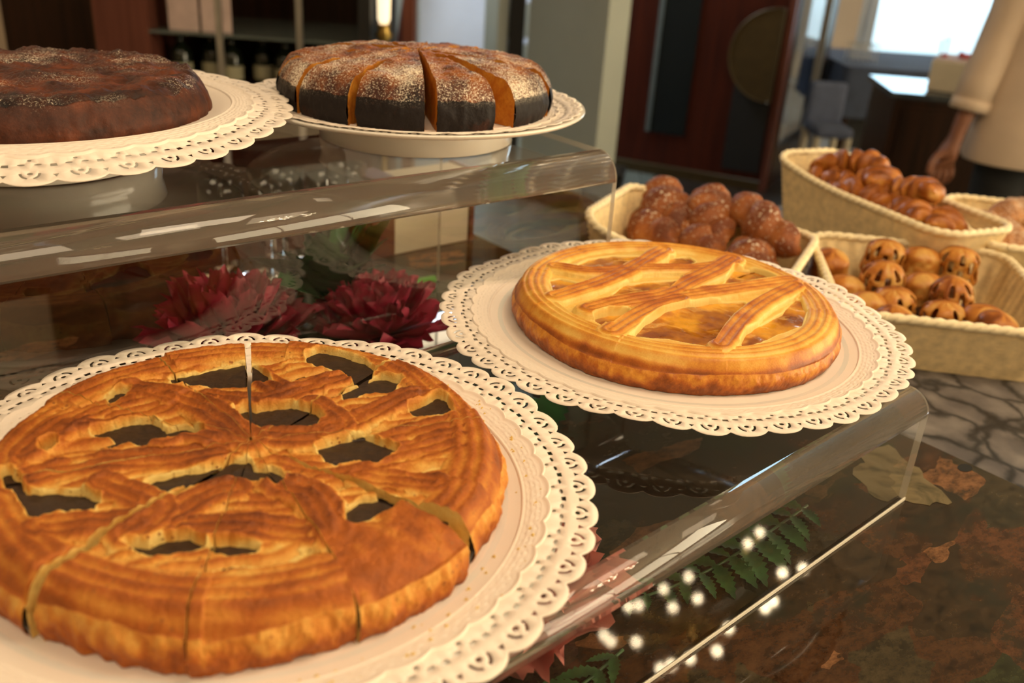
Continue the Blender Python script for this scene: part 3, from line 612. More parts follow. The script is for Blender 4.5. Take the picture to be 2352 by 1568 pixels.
# ------------------------------------------------------------------ clear acrylic stands
def riser(label, loc, rz, x0, x1, depth, h, bend=0.012, t=0.005, skip_rear=False):
    r = thing('acrylic_stand', label, 'display stand', loc, rz)
    def sheet(name, prof, mat, caps=True):
        # prof: list of (y,z) outer, inner pairs
        vs = []; fs = []; mi = []; k = len(prof)
        for x in (x0, x1):
            for (yo, zo), (yi, zi) in prof: vs += [(x, yo, zo), (x, yi, zi)]
        o = 2 * k
        for i in range(k - 1):
            a, b = 2 * i, 2 * i + 2
            fs += [(a, b, b + o, a + o), (a + 1, a + 1 + o, b + 1 + o, b + 1)]; mi += [0, 0]
            fs += [(a, a + 1, b + 1, b), (a + o, b + o, b + 1 + o, a + 1 + o)]; mi += [1, 1]
        if caps == 'start': fs.append((0, o, o + 1, 1)); mi.append(1)
        if caps == 'end': fs.append((2*k-2, 2*k-1, 2*k-1+o, 2*k-2+o)); mi.append(1)
        ob = mesh(name, vs, fs, [mat, M['acrylic_edge']], r, smooth=False, matidx=mi)
        # every face looks away from the middle of the sheet's thickness
        bm = bmesh.new(); bm.from_mesh(ob.data); bm.faces.ensure_lookup_table()
        for fc in bm.faces:
            fc.normal_update(); c = fc.calc_center_median()
            best = min(prof, key=lambda q: (((q[0][0] + q[1][0]) / 2 - c.y) ** 2 + ((q[0][1] + q[1][1]) / 2 - c.z) ** 2))
            i = prof.index(best); j = min(i + 1, len(prof) - 1); i0 = max(i - 1, 0)
            cy = sum(prof[k][s][0] for k in (i0, i, j) for s in (0, 1)) / 6; cz = sum(prof[k][s][1] for k in (i0, i, j) for s in (0, 1)) / 6
            if fc.material_index == 0:
                t_ = (prof[j][0][0] - prof[i0][0][0], prof[j][0][1] - prof[i0][0][1]); nrm = (-t_[1], t_[0])
                sd = lambda y, z: (y - best[0][0]) * nrm[0] + (z - best[0][1]) * nrm[1]
                mid = (sd(*best[0]) + sd(*best[1])) / 2; away = 1 if sd(c.y, c.z) > mid else -1
                if (fc.normal.y * nrm[0] + fc.normal.z * nrm[1]) * away < 0: fc.normal_flip()
            elif abs(fc.normal.x) > .9:
                if fc.normal.x * (c.x - (x0 + x1) / 2) < 0: fc.normal_flip()
            else:
                if fc.normal.y * (c.y - cy) + fc.normal.z * (c.z - cz) < 0: fc.normal_flip()
        bm.to_mesh(ob.data); bm.free()
        return ob
    sheet('front_panel', [((0, 0), (t, 0)), ((0, h - bend), (t, h - bend))], M['acrylic'], 'start')
    arc = []
    for i in range(13):
        a = PI / 2 * i / 12
        arc.append(((bend - bend * math.cos(a), h - bend + bend * math.sin(a)), (bend - (bend - t) * math.cos(a), h - bend + (bend - t) * math.sin(a))))
    b = sheet('front_bend', arc, M['acrylic_bend'], None)
    for p in b.data.polygons: p.use_smooth = p.material_index == 0
    sheet('top_panel', [((bend, h), (bend, h - t)), ((depth - bend, h), (depth - bend, h - t))], M['acrylic'], None)
    arc2 = [((depth - yo, zo), (depth - yi, zi)) for (yo, zo), (yi, zi) in arc][::-1]
    b = sheet('rear_bend', arc2, M['acrylic_bend'], None)
    for p in b.data.polygons: p.use_smooth = p.material_index == 0
    # pale strip added along the foot, painted in for the bright refracted edge
    MB().box(x0, x1, -.0006, 0.0, .0003, .0030).build('foot_edge_glint', M['acrylic_edge'], r)
    sheet('rear_panel', [((depth, h - bend), (depth - t, h - bend)), ((depth, 0), (depth - t, 0))], M['acrylic'], 'end')
    return r
riser('low clear acrylic stand in front carrying the two lattice tarts', (0.652, 0.261, ZC), math.radians(2.2), -0.74, 0.0, 0.295, 0.095, bend=0.018)
riser('tall clear acrylic stand behind carrying the two dark cakes', (0.605, 0.566, ZC), math.radians(-0.8), -0.80, 0.0, 0.28, 0.215, bend=0.025)

# ------------------------------------------------------------------ plates
def plate(label, loc, R, h, foot, grp=None, rise=0.014, well=0.72):
    p = thing('cake_plate', label, 'plate', loc, 0, grp)
    t = 0.004
    w = R * well
    top = [(0.0005, h), (w * .92, h), (w, h + .0015), (w + (R - w) * .4, h + rise * .55), (R - .004, h + rise * .93), (R, h + rise)]
    bot = [(R + .0006, h + rise - .0015), (R - .003, h + rise - t), (w + (R - w) * .4, h + rise * .55 - t), (foot + .010, h - t - .001)]
    MB().lathe(top + bot + [(foot + .004, h - t - .002), (foot - .002, h - t - .002), (0.0005, h - t)], 96).build('dish', M['porcelain'], p, smooth=True)
    if h > .012:
        MB().lathe([(foot + .004, h - t - .001), (foot + .001, h * .5), (foot + .003, .0015), (foot, 0), (foot - .003, .001), (foot - .003, h - t - .001)], 96).build('foot', M['porcelain'], p, smooth=True)
    return p
P1 = (0.168, 0.400); P2 = (0.546, 0.436); P3 = (0.480, 0.705); P4 = (0.174, 0.763)
ZL = ZC + 0.0952; ZU = ZC + 0.2152
plate('white plate under the doily of the sliced chocolate tart', (P1[0], P1[1], ZL), 0.168, 0.020, 0.10, rise=0.006, well=.80)
plate('white plate under the doily of the whole apricot tart', (P2[0], P2[1], ZL), 0.168, 0.0165, 0.10, rise=0.006, well=.80)
plate('white footed plate under the sliced cake at the top right', (P3[0], P3[1], ZU), 0.152, 0.028, 0.085, rise=0.006, well=0.82)
plate('white plate under the dark cake at the left on the tall stand', (P4[0], P4[1], ZU), 0.150, 0.036, 0.085, rise=0.005, well=0.82)

def zf_low(R, seed, amp=1.0, h=0.020, rise=0.006):
    def f(r, th):
        b = h + 0.0009 + rise * 1.06 * sstep(.78, 1.0, r / 0.168)
        o = np.clip((r - 0.160) / 0.027, 0, 1.2)
        wv = 0.0016 * np.sin(th * 5 + seed) + 0.0012 * np.sin(th * 11 + seed * 2)
        return b + o * (wv + 0.0015 - 0.0010 * o) * amp
    return f
def make_doily(label, c, z, R, Ns, zf, emb=True, lw=0.024, grp='lace paper doilies', emr=None):
    d = thing('paper_doily', label, 'doily', (c[0], c[1], z), 0.05, None)
    doily(d, R, Ns, zf, lw=lw)
    if emb: embossed(d, emr or (R - 0.041 * lw / .024), R - 0.0245 * lw / .024, Ns, zf)
    return d
make_doily('large white lace paper doily under the sliced chocolate tart', P1, ZL, 0.187, 46, zf_low(.187, 1.0))
make_doily('white lace paper doily under the whole apricot tart', P2, ZL, 0.186, 46, zf_low(.187, 2.4, h=.0165))
def zf_up(r, th, h=0.028, rise=.006):
    b = h + 0.0009 + rise * 1.05 * sstep(.80, 1.0, r / 0.152)
    # the paper stays inside the rim except for a flap that folds over the edge in front
    return b
def zf_up3(r, th):
    b = zf_up(r, th)
    fl = np.exp(-((th + 2.05) / 0.22) ** 2)
    return b - fl * sstep(0.148, 0.162, r) * 0.010
make_doily('small white doily on the footed plate under the sliced cake', P3, ZU, 0.150, 38, zf_up3, lw=.02)
def zf_up4(r, th):
    b = 0.036 + 0.0009 + .005 * 1.05 * sstep(.80, 1.0, r / 0.150)
    o = np.clip((r - 0.146) / 0.045, 0, 1)
    front = 0.5 - 0.5 * np.sin(th)        # 1 towards the front of the stand
    right = np.clip(np.cos(th), 0, 1)
    return b - o * (0.011 * front + 0.002) * (1 - .75 * right) - 0.001 * np.sin(th * 9) * o
make_doily('wide white lace doily drooping round the dark cake at the left', P4, ZU, 0.190, 40, zf_up4, lw=.028)

# ------------------------------------------------------------------ the sliced chocolate tart
Z1 = ZL + 0.0218
ZT1 = 0.0305
apex = (0.0016, -0.0036)
CUTW = {65.9: .016, 21.6: .009, -22.0: .001, -66.7: .024, -96.1: .004, -126.3: .003, -157.4: .020, -197.5: .004, -239.3: .002, -268.7: .004}
CUTD = sorted(CUTW); CUT1 = [math.radians(a) for a in CUTD]
CUT1.append(CUT1[0] + 2 * PI)
H1m = H1; R1m = R1
names = {}
FILL1 = ZT1 - 0.0046
def hf1(x, y):
    z, b = hf1_(x, y)
    r = np.hypot(x, y); d = np.degrees(np.arctan2(y, x)); m = sstep(.086, .098, r + .02 * fbm(x, y, 120, 2)) * ((d > -96.1) & (d < -66.7))
    z2 = ZT1 + .0004 - .0100 * np.clip((r - .086) / .044, 0, 1) ** 4 + fbm(x, y, 200, 4) * .0022
    return z * (1 - m) + z2 * m, b * (1 - m) + (.70 + .5 * fbm(x, y, 110, 4)) * m
def hf1_(x, y): return tart_height(x, y, 0.130, ZT1, H1m, R1m, 0.0120, FILL1, 1.0, 0.027, seed=.3, grow=.0026, contrast=.18)
LAB1 = {0: 'front left', 1: 'front'}
def deg(a): return math.degrees(a)
def slice_label(am):
    d = (math.degrees(am) + 360) % 360
    table = [(0, 'right-hand slice of the chocolate tart, nearest the apricot tart'),
             (44, 'back right slice of the chocolate tart with a broad bare patch of chocolate'),
             (78, 'rearmost slice of the chocolate tart, left of the open white gap'),
             (106, 'back slice of the chocolate tart, second to the left of the open white gap'),
             (142, 'back left slice of the chocolate tart with a long chocolate hole'),
             (182, 'left-hand slice of the chocolate tart running out at the picture edge'),
             (218, 'front slice of the chocolate tart, left of the thin dark cut'),
             (249, 'front slice of the chocolate tart, right of the thin dark cut'),
             (279, 'front right slice of the chocolate tart with a smooth brown wall'),
             (316, 'right slice of the chocolate tart just behind the smooth brown wall')]
    return min(table, key=lambda t: min(abs(t[0] - d), 360 - abs(t[0] - d)))[1]
for i, (a0, a1) in enumerate(zip(CUT1[:-1], CUT1[1:])):
    seed = i * 1.7; g0 = CUTW[CUTD[i]]; g1 = CUTW[CUTD[(i + 1) % len(CUTD)]]
    am = (a0 + a1) / 2; a0 += g0; a1 -= g1
    V, F, Bv = tart_body('crust', None, None, a0, a1, 0.130, ZT1, hf1, nr=230, da=0.0040, wallseed=seed, wob=1.3)
    V, F, Bv = drop_hidden(V, F, Bv, FILL1 - 0.0012, 0.118)
    s = thing('tart_slice', slice_label(am), 'tart slice', (P1[0] + apex[0] + .0005 * math.cos(am), P1[1] + apex[1] + .0005 * math.sin(am), Z1), 0, 'slices of the chocolate tart')
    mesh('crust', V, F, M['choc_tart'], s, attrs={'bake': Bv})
    sector_slab('chocolate_filling', M['choc'], s, a0 + 0.004, a1 - 0.004, 0.119, FILL1, seed=seed)
# ------------------------------------------------------------------ the whole apricot tart
Z2 = ZL + 0.0183; ZT2 = 0.0265; FILL2 = ZT2 - 0.0044
def hf2(x, y): return tart_height(x, y, 0.1285, ZT2, H2, R2, 0.0118, FILL2, 0.22, 0.025, ripple=0.00075, pitch=0.0058, seed=.9, contrast=.16, grow=.0026)
V, F, Bv = tart_body('crust', None, None, 0, 2 * PI, 0.1285, ZT2, hf2, full=True, nr=240, da=0.0042, wallseed=3.0, wob=0.6)
V, F, Bv = drop_hidden(V, F, Bv, FILL2 - 0.0012, 0.118)
t2 = thing('apricot_tart', 'whole round tart with pale pastry lattice over apricot jam', 'tart', (P2[0] + .004, P2[1] + .001, Z2))
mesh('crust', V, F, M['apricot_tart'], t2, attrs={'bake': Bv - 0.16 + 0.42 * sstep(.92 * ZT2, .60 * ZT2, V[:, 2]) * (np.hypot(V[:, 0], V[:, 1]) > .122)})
sector_slab('apricot_jam', M['jam'], t2, 0, 2 * PI, 0.119, FILL2, seed=4, amp=0.0005)

# crumbs on the doily of the chocolate tart: too many to count
rnd = random.Random(3); m = MB()
for i in range(90):
    a = rnd.choice([rnd.uniform(-0.9, 0.45), rnd.uniform(-1.9, -0.9), rnd.uniform(-0.4, 0.5)]); r = rnd.uniform(0.139, 0.160)
    x = P1[0] + r * math.cos(a); y = P1[1] + r * math.sin(a); s = rnd.uniform(.0003, .0012)
    z = ZL + float(zf_low(.187, 1.0)(np.array([r]), np.array([a - .05]))[0]) + .0007 + s * .4
    q = rnd.uniform(0, 3); vs = [(x + s*1.5*math.cos(q+k*2.1), y + s*math.sin(q+k*2.1), z - s*.4) for k in range(3)] + [(x, y, z + s)]
    m.add(vs, [(0, 1, 2), (0, 1, 3), (1, 2, 3), (2, 0, 3)])
o = m.build('pastry_crumbs', M['choc_tart']); tag(o, 'golden crumbs scattered on the doily beside the chocolate tart', 'crumbs', kind='stuff')

# ------------------------------------------------------------------ cakes on the tall stand
def cake_h(R, zt, dome, seed, rough, edge=.14):
    def f(x, y):
        r = np.hypot(x, y) / R
        z = zt + dome * (1 - r ** 2) - (0.012 if edge > .1 else .004) * np.clip((r - 1 + edge) / edge, 0, 1) ** 2.4 + fbm(x + seed, y, 60, 4) * 0.006 * rough + fbm(x, y + seed, 300, 3) * 0.002 * rough
        b = 0.55 + fbm(x, y + seed, 70, 4) * 0.7 + 0.25 * np.clip((r - .85) / .15, 0, 1)
        return z, b
    return f
def cake_piece(parent, a0, a1, R, zt, dome, seed, mat, full=False, rough=1.0, taper=0.0, cutz=0.12, sidebake=0.85, edge=.14):
    V, F, B = tart_body('body', None, None, a0, a1, R, zt, cake_h(R, zt, dome, seed, rough, edge), full=full, nr=70, da=0.012, wallseed=seed, cutz=cutz, wob=0.7)
    na = max(12, int((a1 - a0) / 0.012)); nc = 70 + 25
    n0 = na * nc; r = np.hypot(V[:, 0], V[:, 1]); up = V[:, 2] / zt
    G = np.zeros(len(V)); idx = np.arange(n0) % nc
    wall = np.zeros(len(V), bool); wall[:n0] = idx >= 70
    lvl = np.clip((idx - 69) / 25.0, 0, 1)
    Bn = B.copy(); sb = sidebake + 0.5 * fbm(V[:n0, 0] * 1.0 + V[:n0, 1], V[:n0, 2] * 1.2, 60, 3)
    Bn[:n0] = np.where(wall[:n0], sb, B[:n0])
    G[:n0] = np.where(wall[:n0], np.clip(0.25 - lvl, 0, 1), 1.0)
    if edge < .1: G = G * np.clip(.35 + 2.4 * fbm(V[:, 0], V[:, 1], 22, 3), 0, 1)
    if taper:
        k = 1 + taper * (0.5 - np.clip(V[:, 2] / zt, 0, 1)); V = V.copy(); V[:, 0] *= k; V[:, 1] *= k
    return mesh('cake_body', V, F, mat, parent, attrs={'bake': Bn, 'sugar': G})
R3 = 0.117; Z3 = ZU + 0.0296
c3cut = [-53, -88, -119, -150, -178, -203, -240, -275, -312, -340]
c3lab = ['sliced cake piece at the right, between the orange cut face and the plate rim', 'front right piece of the sliced cake, burnt black side, right of the widest gap',
         'front piece of the sliced cake, burnt black side, left of the widest gap', 'front left piece of the sliced cake with a dark brown side', 'left piece of the sliced cake beside its lighter cut face',
         'small piece at the far left end of the sliced cake', 'back left piece of the sliced cake, only its top edge showing', 'rearmost piece of the sliced cake', 'back right piece of the sliced cake', 'far right piece of the sliced cake']
gaps = []
for i in range(10):
    a1 = math.radians(c3cut[i - 1] + (360 if i == 0 else 0)) if i else math.radians(c3cut[-1] + 360)
    a0 = math.radians(c3cut[i])
    if a1 - a0 > 2 * PI: a1 -= 2 * PI
    am = (a0 + a1) / 2; wd = a1 - a0
    g = 0.055 if i in (1, 2, 3, 0) else 0.012
    gl = {0: .01, 1: .08, 2: .035, 3: .04, 4: .03}.get(i, .01); gr = {0: .06, 1: .02, 2: .085, 3: .035, 4: .01}.get(i, .01)
    s = thing('cake_slice', c3lab[i], 'cake slice', (P3[0] + .003 * math.cos(am), P3[1] + .003 * math.sin(am), Z3), 0, 'pieces of the sliced cake')
    cake_piece(s, a0 + gl, a1 - gr, R3, 0.036, 0.011, i * 2.3, M['sugar_cake'], cutz=0.02, sidebake=1.02)
R4 = 0.123
t4 = thing('dark_cake', 'dark brown cake dusted with icing sugar at the left of the tall stand', 'cake', (P4[0], P4[1], ZU + 0.0378))
cake_piece(t4, 0, 2 * PI, R4, 0.0265, 0.001, 5.5, M['sugar_dark'], full=True, taper=0.09, rough=1.3, sidebake=0.60, edge=.04)
m = MB(); m.lathe([(0.0002, ZC + .0004), (0.006, ZC + .0004)], 20, 0.743, 0.256, 1.3, .9); o = m.build('dark_spot', M['black'], ct)

# ------------------------------------------------------------------ bread baskets
def rrect(L, W, r, n=200):
    """rounded rectangle outline with its outward normals"""
    a, b = L / 2 - r, W / 2 - r; segs = [2 * a, PI * r / 2, 2 * b, PI * r / 2] * 2; tot = sum(segs); out = []
    for i in range(n):
        s = tot * i / n; k = 0
        while s > segs[k]: s -= segs[k]; k += 1
        if k == 0: p = (-a + s, -b - r); nn = (0, -1)
        elif k == 1: q = -PI / 2 + s / r; p = (a + r * math.cos(q), -b + r * math.sin(q)); nn = (math.cos(q), math.sin(q))
        elif k == 2: p = (a + r, -b + s); nn = (1, 0)
        elif k == 3: q = s / r; p = (a + r * math.cos(q), b + r * math.sin(q)); nn = (math.cos(q), math.sin(q))
        elif k == 4: p = (a - s, b + r); nn = (0, 1)
        elif k == 5: q = PI / 2 + s / r; p = (-a + r * math.cos(q), b + r * math.sin(q)); nn = (math.cos(q), math.sin(q))
        elif k == 6: p = (-a - r, b - s); nn = (-1, 0)
        else: q = PI + s / r; p = (-a + r * math.cos(q), -b + r * math.sin(q)); nn = (math.cos(q), math.sin(q))
        out.append((*p, *nn))
    return np.array(out)
def basket(label, loc, rz, L, W, h, flare=1.18, rise=0.0, grp='wicker bread baskets'):
    b = thing('wicker_basket', label, 'basket', loc, rz, grp)
    n = 216; rows = 26; bot = rrect(L / flare, W / flare, 0.028, n); top = rrect(L, W, 0.036, n)
    def wall(sign, t):
        V = []; 
        for j in range(rows + 1):
            k = j / rows; P = bot * (1 - k) + top * k
            lift = rise * np.clip(-2 * top[:, 0] / L, 0, 1) ** 2 * k
            ph = np.where((np.arange(n) // 4 + j) % 2 == 0, 1, -1)
            wv = 0.0014 * ph * (1 if 0 < j < rows else 0) * np.abs(np.sin(PI * (np.arange(n) % 4 + .5) / 4))
            off = t + wv + 0.0005 * (j % 2)
            V.append(np.stack([P[:, 0] + P[:, 2] * off, P[:, 1] + P[:, 3] * off, h * k + lift], -1))
        return np.stack(V, 0)
    O = wall(1, 0.0015); I_ = wall(-1, -0.0025)
    V = np.concatenate([O.reshape(-1, 3), I_.reshape(-1, 3)]); N0 = (rows + 1) * n
    idx = np.arange(N0).reshape(rows + 1, n); idx = np.concatenate([idx, idx[:, :1]], 1)
    q = np.stack([idx[:-1, :-1], idx[:-1, 1:], idx[1:, 1:], idx[1:, :-1]], -1).reshape(-1, 4)
    cap = np.stack([idx[-1, :-1], idx[-1, 1:], idx[-1, 1:] + N0, idx[-1, :-1] + N0], -1)
    mesh('woven_wall', V, np.concatenate([q, q[:, ::-1] + N0, cap]), M['wicker'], b)
    m = MB(); pts = [(p[0], p[1], .004) for p in bot[::4]]; k = len(pts)
    m.add([(0, 0, .004), (0, 0, .0005)] + pts + [(x, y, .0005) for x, y, z in pts], [(0, 2 + i, 2 + (i + 1) % k) for i in range(k)] + [(1, 2 + k + (i + 1) % k, 2 + k + i) for i in range(k)] + [(2 + i, 2 + k + i, 2 + k + (i + 1) % k, 2 + (i + 1) % k) for i in range(k)])
    m.build('woven_base', M['wicker'], b)
    m = MB(); ring = []
    for s in (0, 1):
        pts = []
        for i in range(n):
            p = top[i]; a = i * 2 * PI / 6 + s * PI
            pts.append((p[0] + p[2] * 0.0016 * math.cos(a), p[1] + p[3] * 0.0016 * math.cos(a), h + rise * min(1, max(0, -2 * p[0] / L)) ** 2 + 0.002 + 0.0016 * math.sin(a)))
        pts.append(pts[0]); m.tube(pts, 0.0042, 7, cap=False)
    m.build('braided_rim', M['wicker_rim'], b, smooth=True)
    return b
ZB = 0.88
def axis(c, ang): return c
basket('wicker basket holding three rows of brown glazed croissants behind the apricot tart', (0.891, 0.680, ZB), math.radians(-66), 0.25, 0.20, 0.075, rise=.026)
basket('wicker basket standing farthest back, heaped with knobbly golden croissants', (1.250, 0.645, ZB), math.radians(-107), 0.35, 0.135, 0.090, rise=.02)
basket('wicker basket with small lattice puff pastries, nearest on the marbled cloth', (1.045, 0.460, ZB), math.radians(-49), 0.245, 0.28, 0.062)
basket('wicker basket with sugary rolls, cut off by the right edge of the picture', (1.378, 0.462, ZB), math.radians(-53), 0.24, 0.25, 0.072)

# ------------------------------------------------------------------ pastries
def lumpy(name, parent, path, rad, mat, seg=5, n=28, m=60, depth=0.22, seed=0, flat_=0.8, twist=0.0, stripes=0.06):
    """a rolled pastry: bulging turns along a bent axis"""
    P = smooth_line(np.array(path)[:, :2]); z0 = path[0][2]
    L = np.r_[0, np.cumsum(np.hypot(*np.diff(P, axis=0).T))]; t = np.linspace(0, 1, m); X = np.interp(t * L[-1], L, P[:, 0]); Y = np.interp(t * L[-1], L, P[:, 1])
    dx = np.gradient(X); dy = np.gradient(Y); l = np.hypot(dx, dy); nx, ny = -dy / l, dx / l
    env = np.clip(1 - (2 * t - 1) ** 4, 0.02, 1) ** 0.5 * (0.55 + 0.45 * np.sin(PI * t))
    bul = 1 - depth * np.abs(np.cos(PI * seg * t)) ** 4
    V = []; B = []
    for i in range(m):
        for k in range(n):
            a = 2 * PI * k / n; tw = t[i] * seg + twist * math.sin(a)
            r = rad * env[i] * (1 - depth * abs(math.cos(PI * (seg * t[i] + twist * math.cos(a)))) ** 5)
            r *= 1 + 0.34 * (vnoise(t[i] * 9 + seed, a * 1.3, 1.0) - .5) * math.sin(a / 2) + 0.10 * (vnoise(t[i] * 40 + seed, a * 3, 1.0) - .5)
            u = r * math.cos(a); w_ = r * math.sin(a) * flat_
            V.append((X[i] + nx[i] * u, Y[i] + ny[i] * u, z0 + rad * flat_ + w_))
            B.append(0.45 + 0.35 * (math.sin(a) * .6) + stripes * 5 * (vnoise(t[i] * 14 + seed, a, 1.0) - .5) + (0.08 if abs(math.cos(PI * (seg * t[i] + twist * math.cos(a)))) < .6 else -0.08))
    idx = np.arange(m * n).reshape(m, n); idx = np.concatenate([idx, idx[:, :1]], 1)
    F = np.stack([idx[:-1, :-1], idx[1:, :-1], idx[1:, 1:], idx[:-1, 1:]], -1).reshape(-1, 4)
    F = [tuple(f) for f in F] + [tuple(range(n)), tuple(range((m - 1) * n, m * n))[::-1]]
    return mesh(name, V, F, mat, parent, attrs={'bake': B, 'sugar': [1.0] * len(V)})
rnd = random.Random(11)
# brown glazed croissants in three columns
protoA = []
for s in range(3):
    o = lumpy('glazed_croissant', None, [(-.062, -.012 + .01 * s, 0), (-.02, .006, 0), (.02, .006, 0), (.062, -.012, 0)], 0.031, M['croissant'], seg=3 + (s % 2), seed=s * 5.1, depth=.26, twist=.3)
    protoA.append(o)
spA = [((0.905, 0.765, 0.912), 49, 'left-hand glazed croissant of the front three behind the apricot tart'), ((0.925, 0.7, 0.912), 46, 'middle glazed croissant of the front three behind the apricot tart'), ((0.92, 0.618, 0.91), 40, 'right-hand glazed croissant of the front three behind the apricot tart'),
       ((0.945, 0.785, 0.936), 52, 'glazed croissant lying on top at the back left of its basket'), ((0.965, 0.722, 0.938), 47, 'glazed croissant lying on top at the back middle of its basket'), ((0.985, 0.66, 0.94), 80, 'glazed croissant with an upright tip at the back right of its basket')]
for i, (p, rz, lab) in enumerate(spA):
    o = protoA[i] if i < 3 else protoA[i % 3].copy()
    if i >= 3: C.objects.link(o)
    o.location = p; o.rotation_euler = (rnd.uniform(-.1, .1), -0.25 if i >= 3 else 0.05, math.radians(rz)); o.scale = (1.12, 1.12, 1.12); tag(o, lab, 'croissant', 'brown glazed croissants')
# knobbly golden croissants
protoB = [lumpy('golden_croissant', None, [(-.048, -.018, 0), (-.02, .008, 0), (.02, .008, 0), (.048, -.018, 0)], 0.026, M['pastry'], seg=5, seed=20 + s * 3.3, depth=.36, twist=.3, stripes=.09) for s in range(3)]
spB = [(1.225, 0.742, 0.95, 10, 'golden croissant at the far left end of the rear basket'), (1.215, 0.7, 0.935, 60, 'golden croissant low at the left of the rear basket'), (1.293, 0.737, 0.972, 110, 'topmost golden croissant with a raised tip in the rear basket'),
       (1.235, 0.68, 0.948, 30, 'golden croissant in the middle left of the rear basket'), (1.273, 0.677, 0.958, -40, 'golden croissant in the middle of the rear basket, near its back rim'), (1.205, 0.63, 0.938, 75, 'golden croissant at the front rim in the middle of the rear basket'),
       (1.215, 0.6, 0.945, -20, 'golden croissant right of the dark hollow in the rear basket'), (1.25, 0.62, 0.965, 50, 'dark-tipped golden croissant on top at the right of the rear basket'), (1.225, 0.58, 0.948, 20, 'golden croissant low at the right of the rear basket'), (1.2, 0.55, 0.935, -60, 'rightmost golden croissant in the rear basket')]
locB = [(-.130, .012, .040), (-.105, -.020, .028), (-.095, .022, .062), (-.060, -.016, .036), (-.045, .020, .050), (-.015, -.020, .034), (.010, .016, .042), (.035, .010, .056), (.060, -.016, .030), (.090, .004, .030)]
for i, (x, y, z, rz, lab) in enumerate(spB):
    ub = math.radians(-107); la, lc, lz = locB[i]; x = 1.252 + la * math.cos(ub) - lc * math.sin(ub); y = .645 + la * math.sin(ub) + lc * math.cos(ub); z = ZB + lz + .034
    o = protoB[i] if i < 3 else protoB[i % 3].copy()
    if i >= 3: C.objects.link(o)
    o.location = (x, y, z - .012); o.rotation_euler = (rnd.uniform(-.3, .3), rnd.uniform(-.3, .2), math.radians(-107 + (rz - 40) * .35)); o.scale = (1.12, 1.2, 1.2); tag(o, lab, 'croissant', 'knobbly golden croissants')
# lattice puff pastries
def puff(seed, closed=False):
    t = thing('puff_pastry', None, None)
    m_, n = 26, 48; V = []; B = []; rad = .0235; L = .054
    for i in range(m_):
        k = i / (m_ - 1); env = (1 - abs(2 * k - 1) ** 5 * .75) * (1 + .05 * math.sin(9 * k + seed))
        for j in range(n):
            a = 2 * PI * j / n; r = rad * env * (1 + .05 * (vnoise(i * .4 + seed, j * .3, 1.0) - .5) * 2)
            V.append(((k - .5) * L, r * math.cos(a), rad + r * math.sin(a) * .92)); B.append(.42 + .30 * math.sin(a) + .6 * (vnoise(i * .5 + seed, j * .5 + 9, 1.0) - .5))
    F = []
    for i in range(m_ - 1):
        for j in range(n):
            hole = (not closed) and 2 <= i < m_ - 3 and (i + (5 if (j // 4) % 2 else 0)) % 10 < 7 and j % 4 in (1, 2)
            if not hole: F.append((i*n+j, (i+1)*n+j, (i+1)*n+(j+1)%n, i*n+(j+1)%n))
    F += [tuple(range(n)), tuple(range((m_-1)*n, m_*n))[::-1]]
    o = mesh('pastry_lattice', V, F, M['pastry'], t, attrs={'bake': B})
    s = o.modifiers.new('t', 'SOLIDIFY'); s.thickness = .0022; s.offset = -1; s2 = o.modifiers.new('s', 'SUBSURF'); s2.levels = s2.render_levels = 1
    MB().lathe([(.0002, -.018), (.010, -.017), (.0150, -.010), (.0155, 0), (.0150, .010), (.010, .017), (.0002, .018)], 16).build('fruit_filling', M['fruit'], t, smooth=True)
    t.children[1].rotation_euler = (0, PI / 2, 0); t.children[1].location = (0, 0, rad)
    return t
def copy_thing(t):
    r = t.copy(); C.objects.link(r)
    for ch in t.children: c = ch.copy(); C.objects.link(c); c.parent = r
    return r
pC = [puff(1.0), puff(4.2), puff(7.7, True)]
spC = [(1945, 600, 2, 'tall plain puff pastry at the back left corner of the near basket'), (2035, 605, 0, 'lattice puff pastry with a hollow end, second from the left in the back row'), (2115, 612, 2, 'plain folded puff pastry in the middle of the back row'),
       (2190, 628, 0, 'lattice puff pastry at the right end of the back row'), (1955, 665, 2, 'puff pastry at the left end of the middle row'), (2045, 660, 1, 'lattice puff pastry showing dark slits, second in the middle row'), (2135, 655, 2, 'plain puff pastry in the middle of the near basket'),
       (2232, 690, 1, 'lattice puff pastry with dark slits at the right of the middle row'), (2060, 700, 0, 'lattice puff pastry just behind the front row, left of the middle'), (2000, 712, 2, 'puff pastry half hidden by the doily edge'), (2110, 725, 1, 'lattice puff pastry in the front row beside the basket rim'),
       (2178, 732, 0, 'lattice puff pastry in the middle of the front row'), (2265, 750, 2, 'flat plain puff pastry at the right of the front row'), (2340, 772, 2, 'puff pastry at the right picture edge, lying against the front rim')]
def wpt(px, py, z):
    v = ray(px, py); k = (z - CZ) / v[2]; return old2w(v[0] * k, v[1] * k)
PC = [(1.036, 0.56), (1.082, 0.533), (1.116, 0.505), (1.139, 0.473), (0.965, 0.51), (1.008, 0.484), (1.058, 0.462), (1.071, 0.415), (0.971, 0.453), (0.938, 0.466), (0.963, 0.422), (0.988, 0.399), (1.005, 0.368), (1.013, 0.336)]
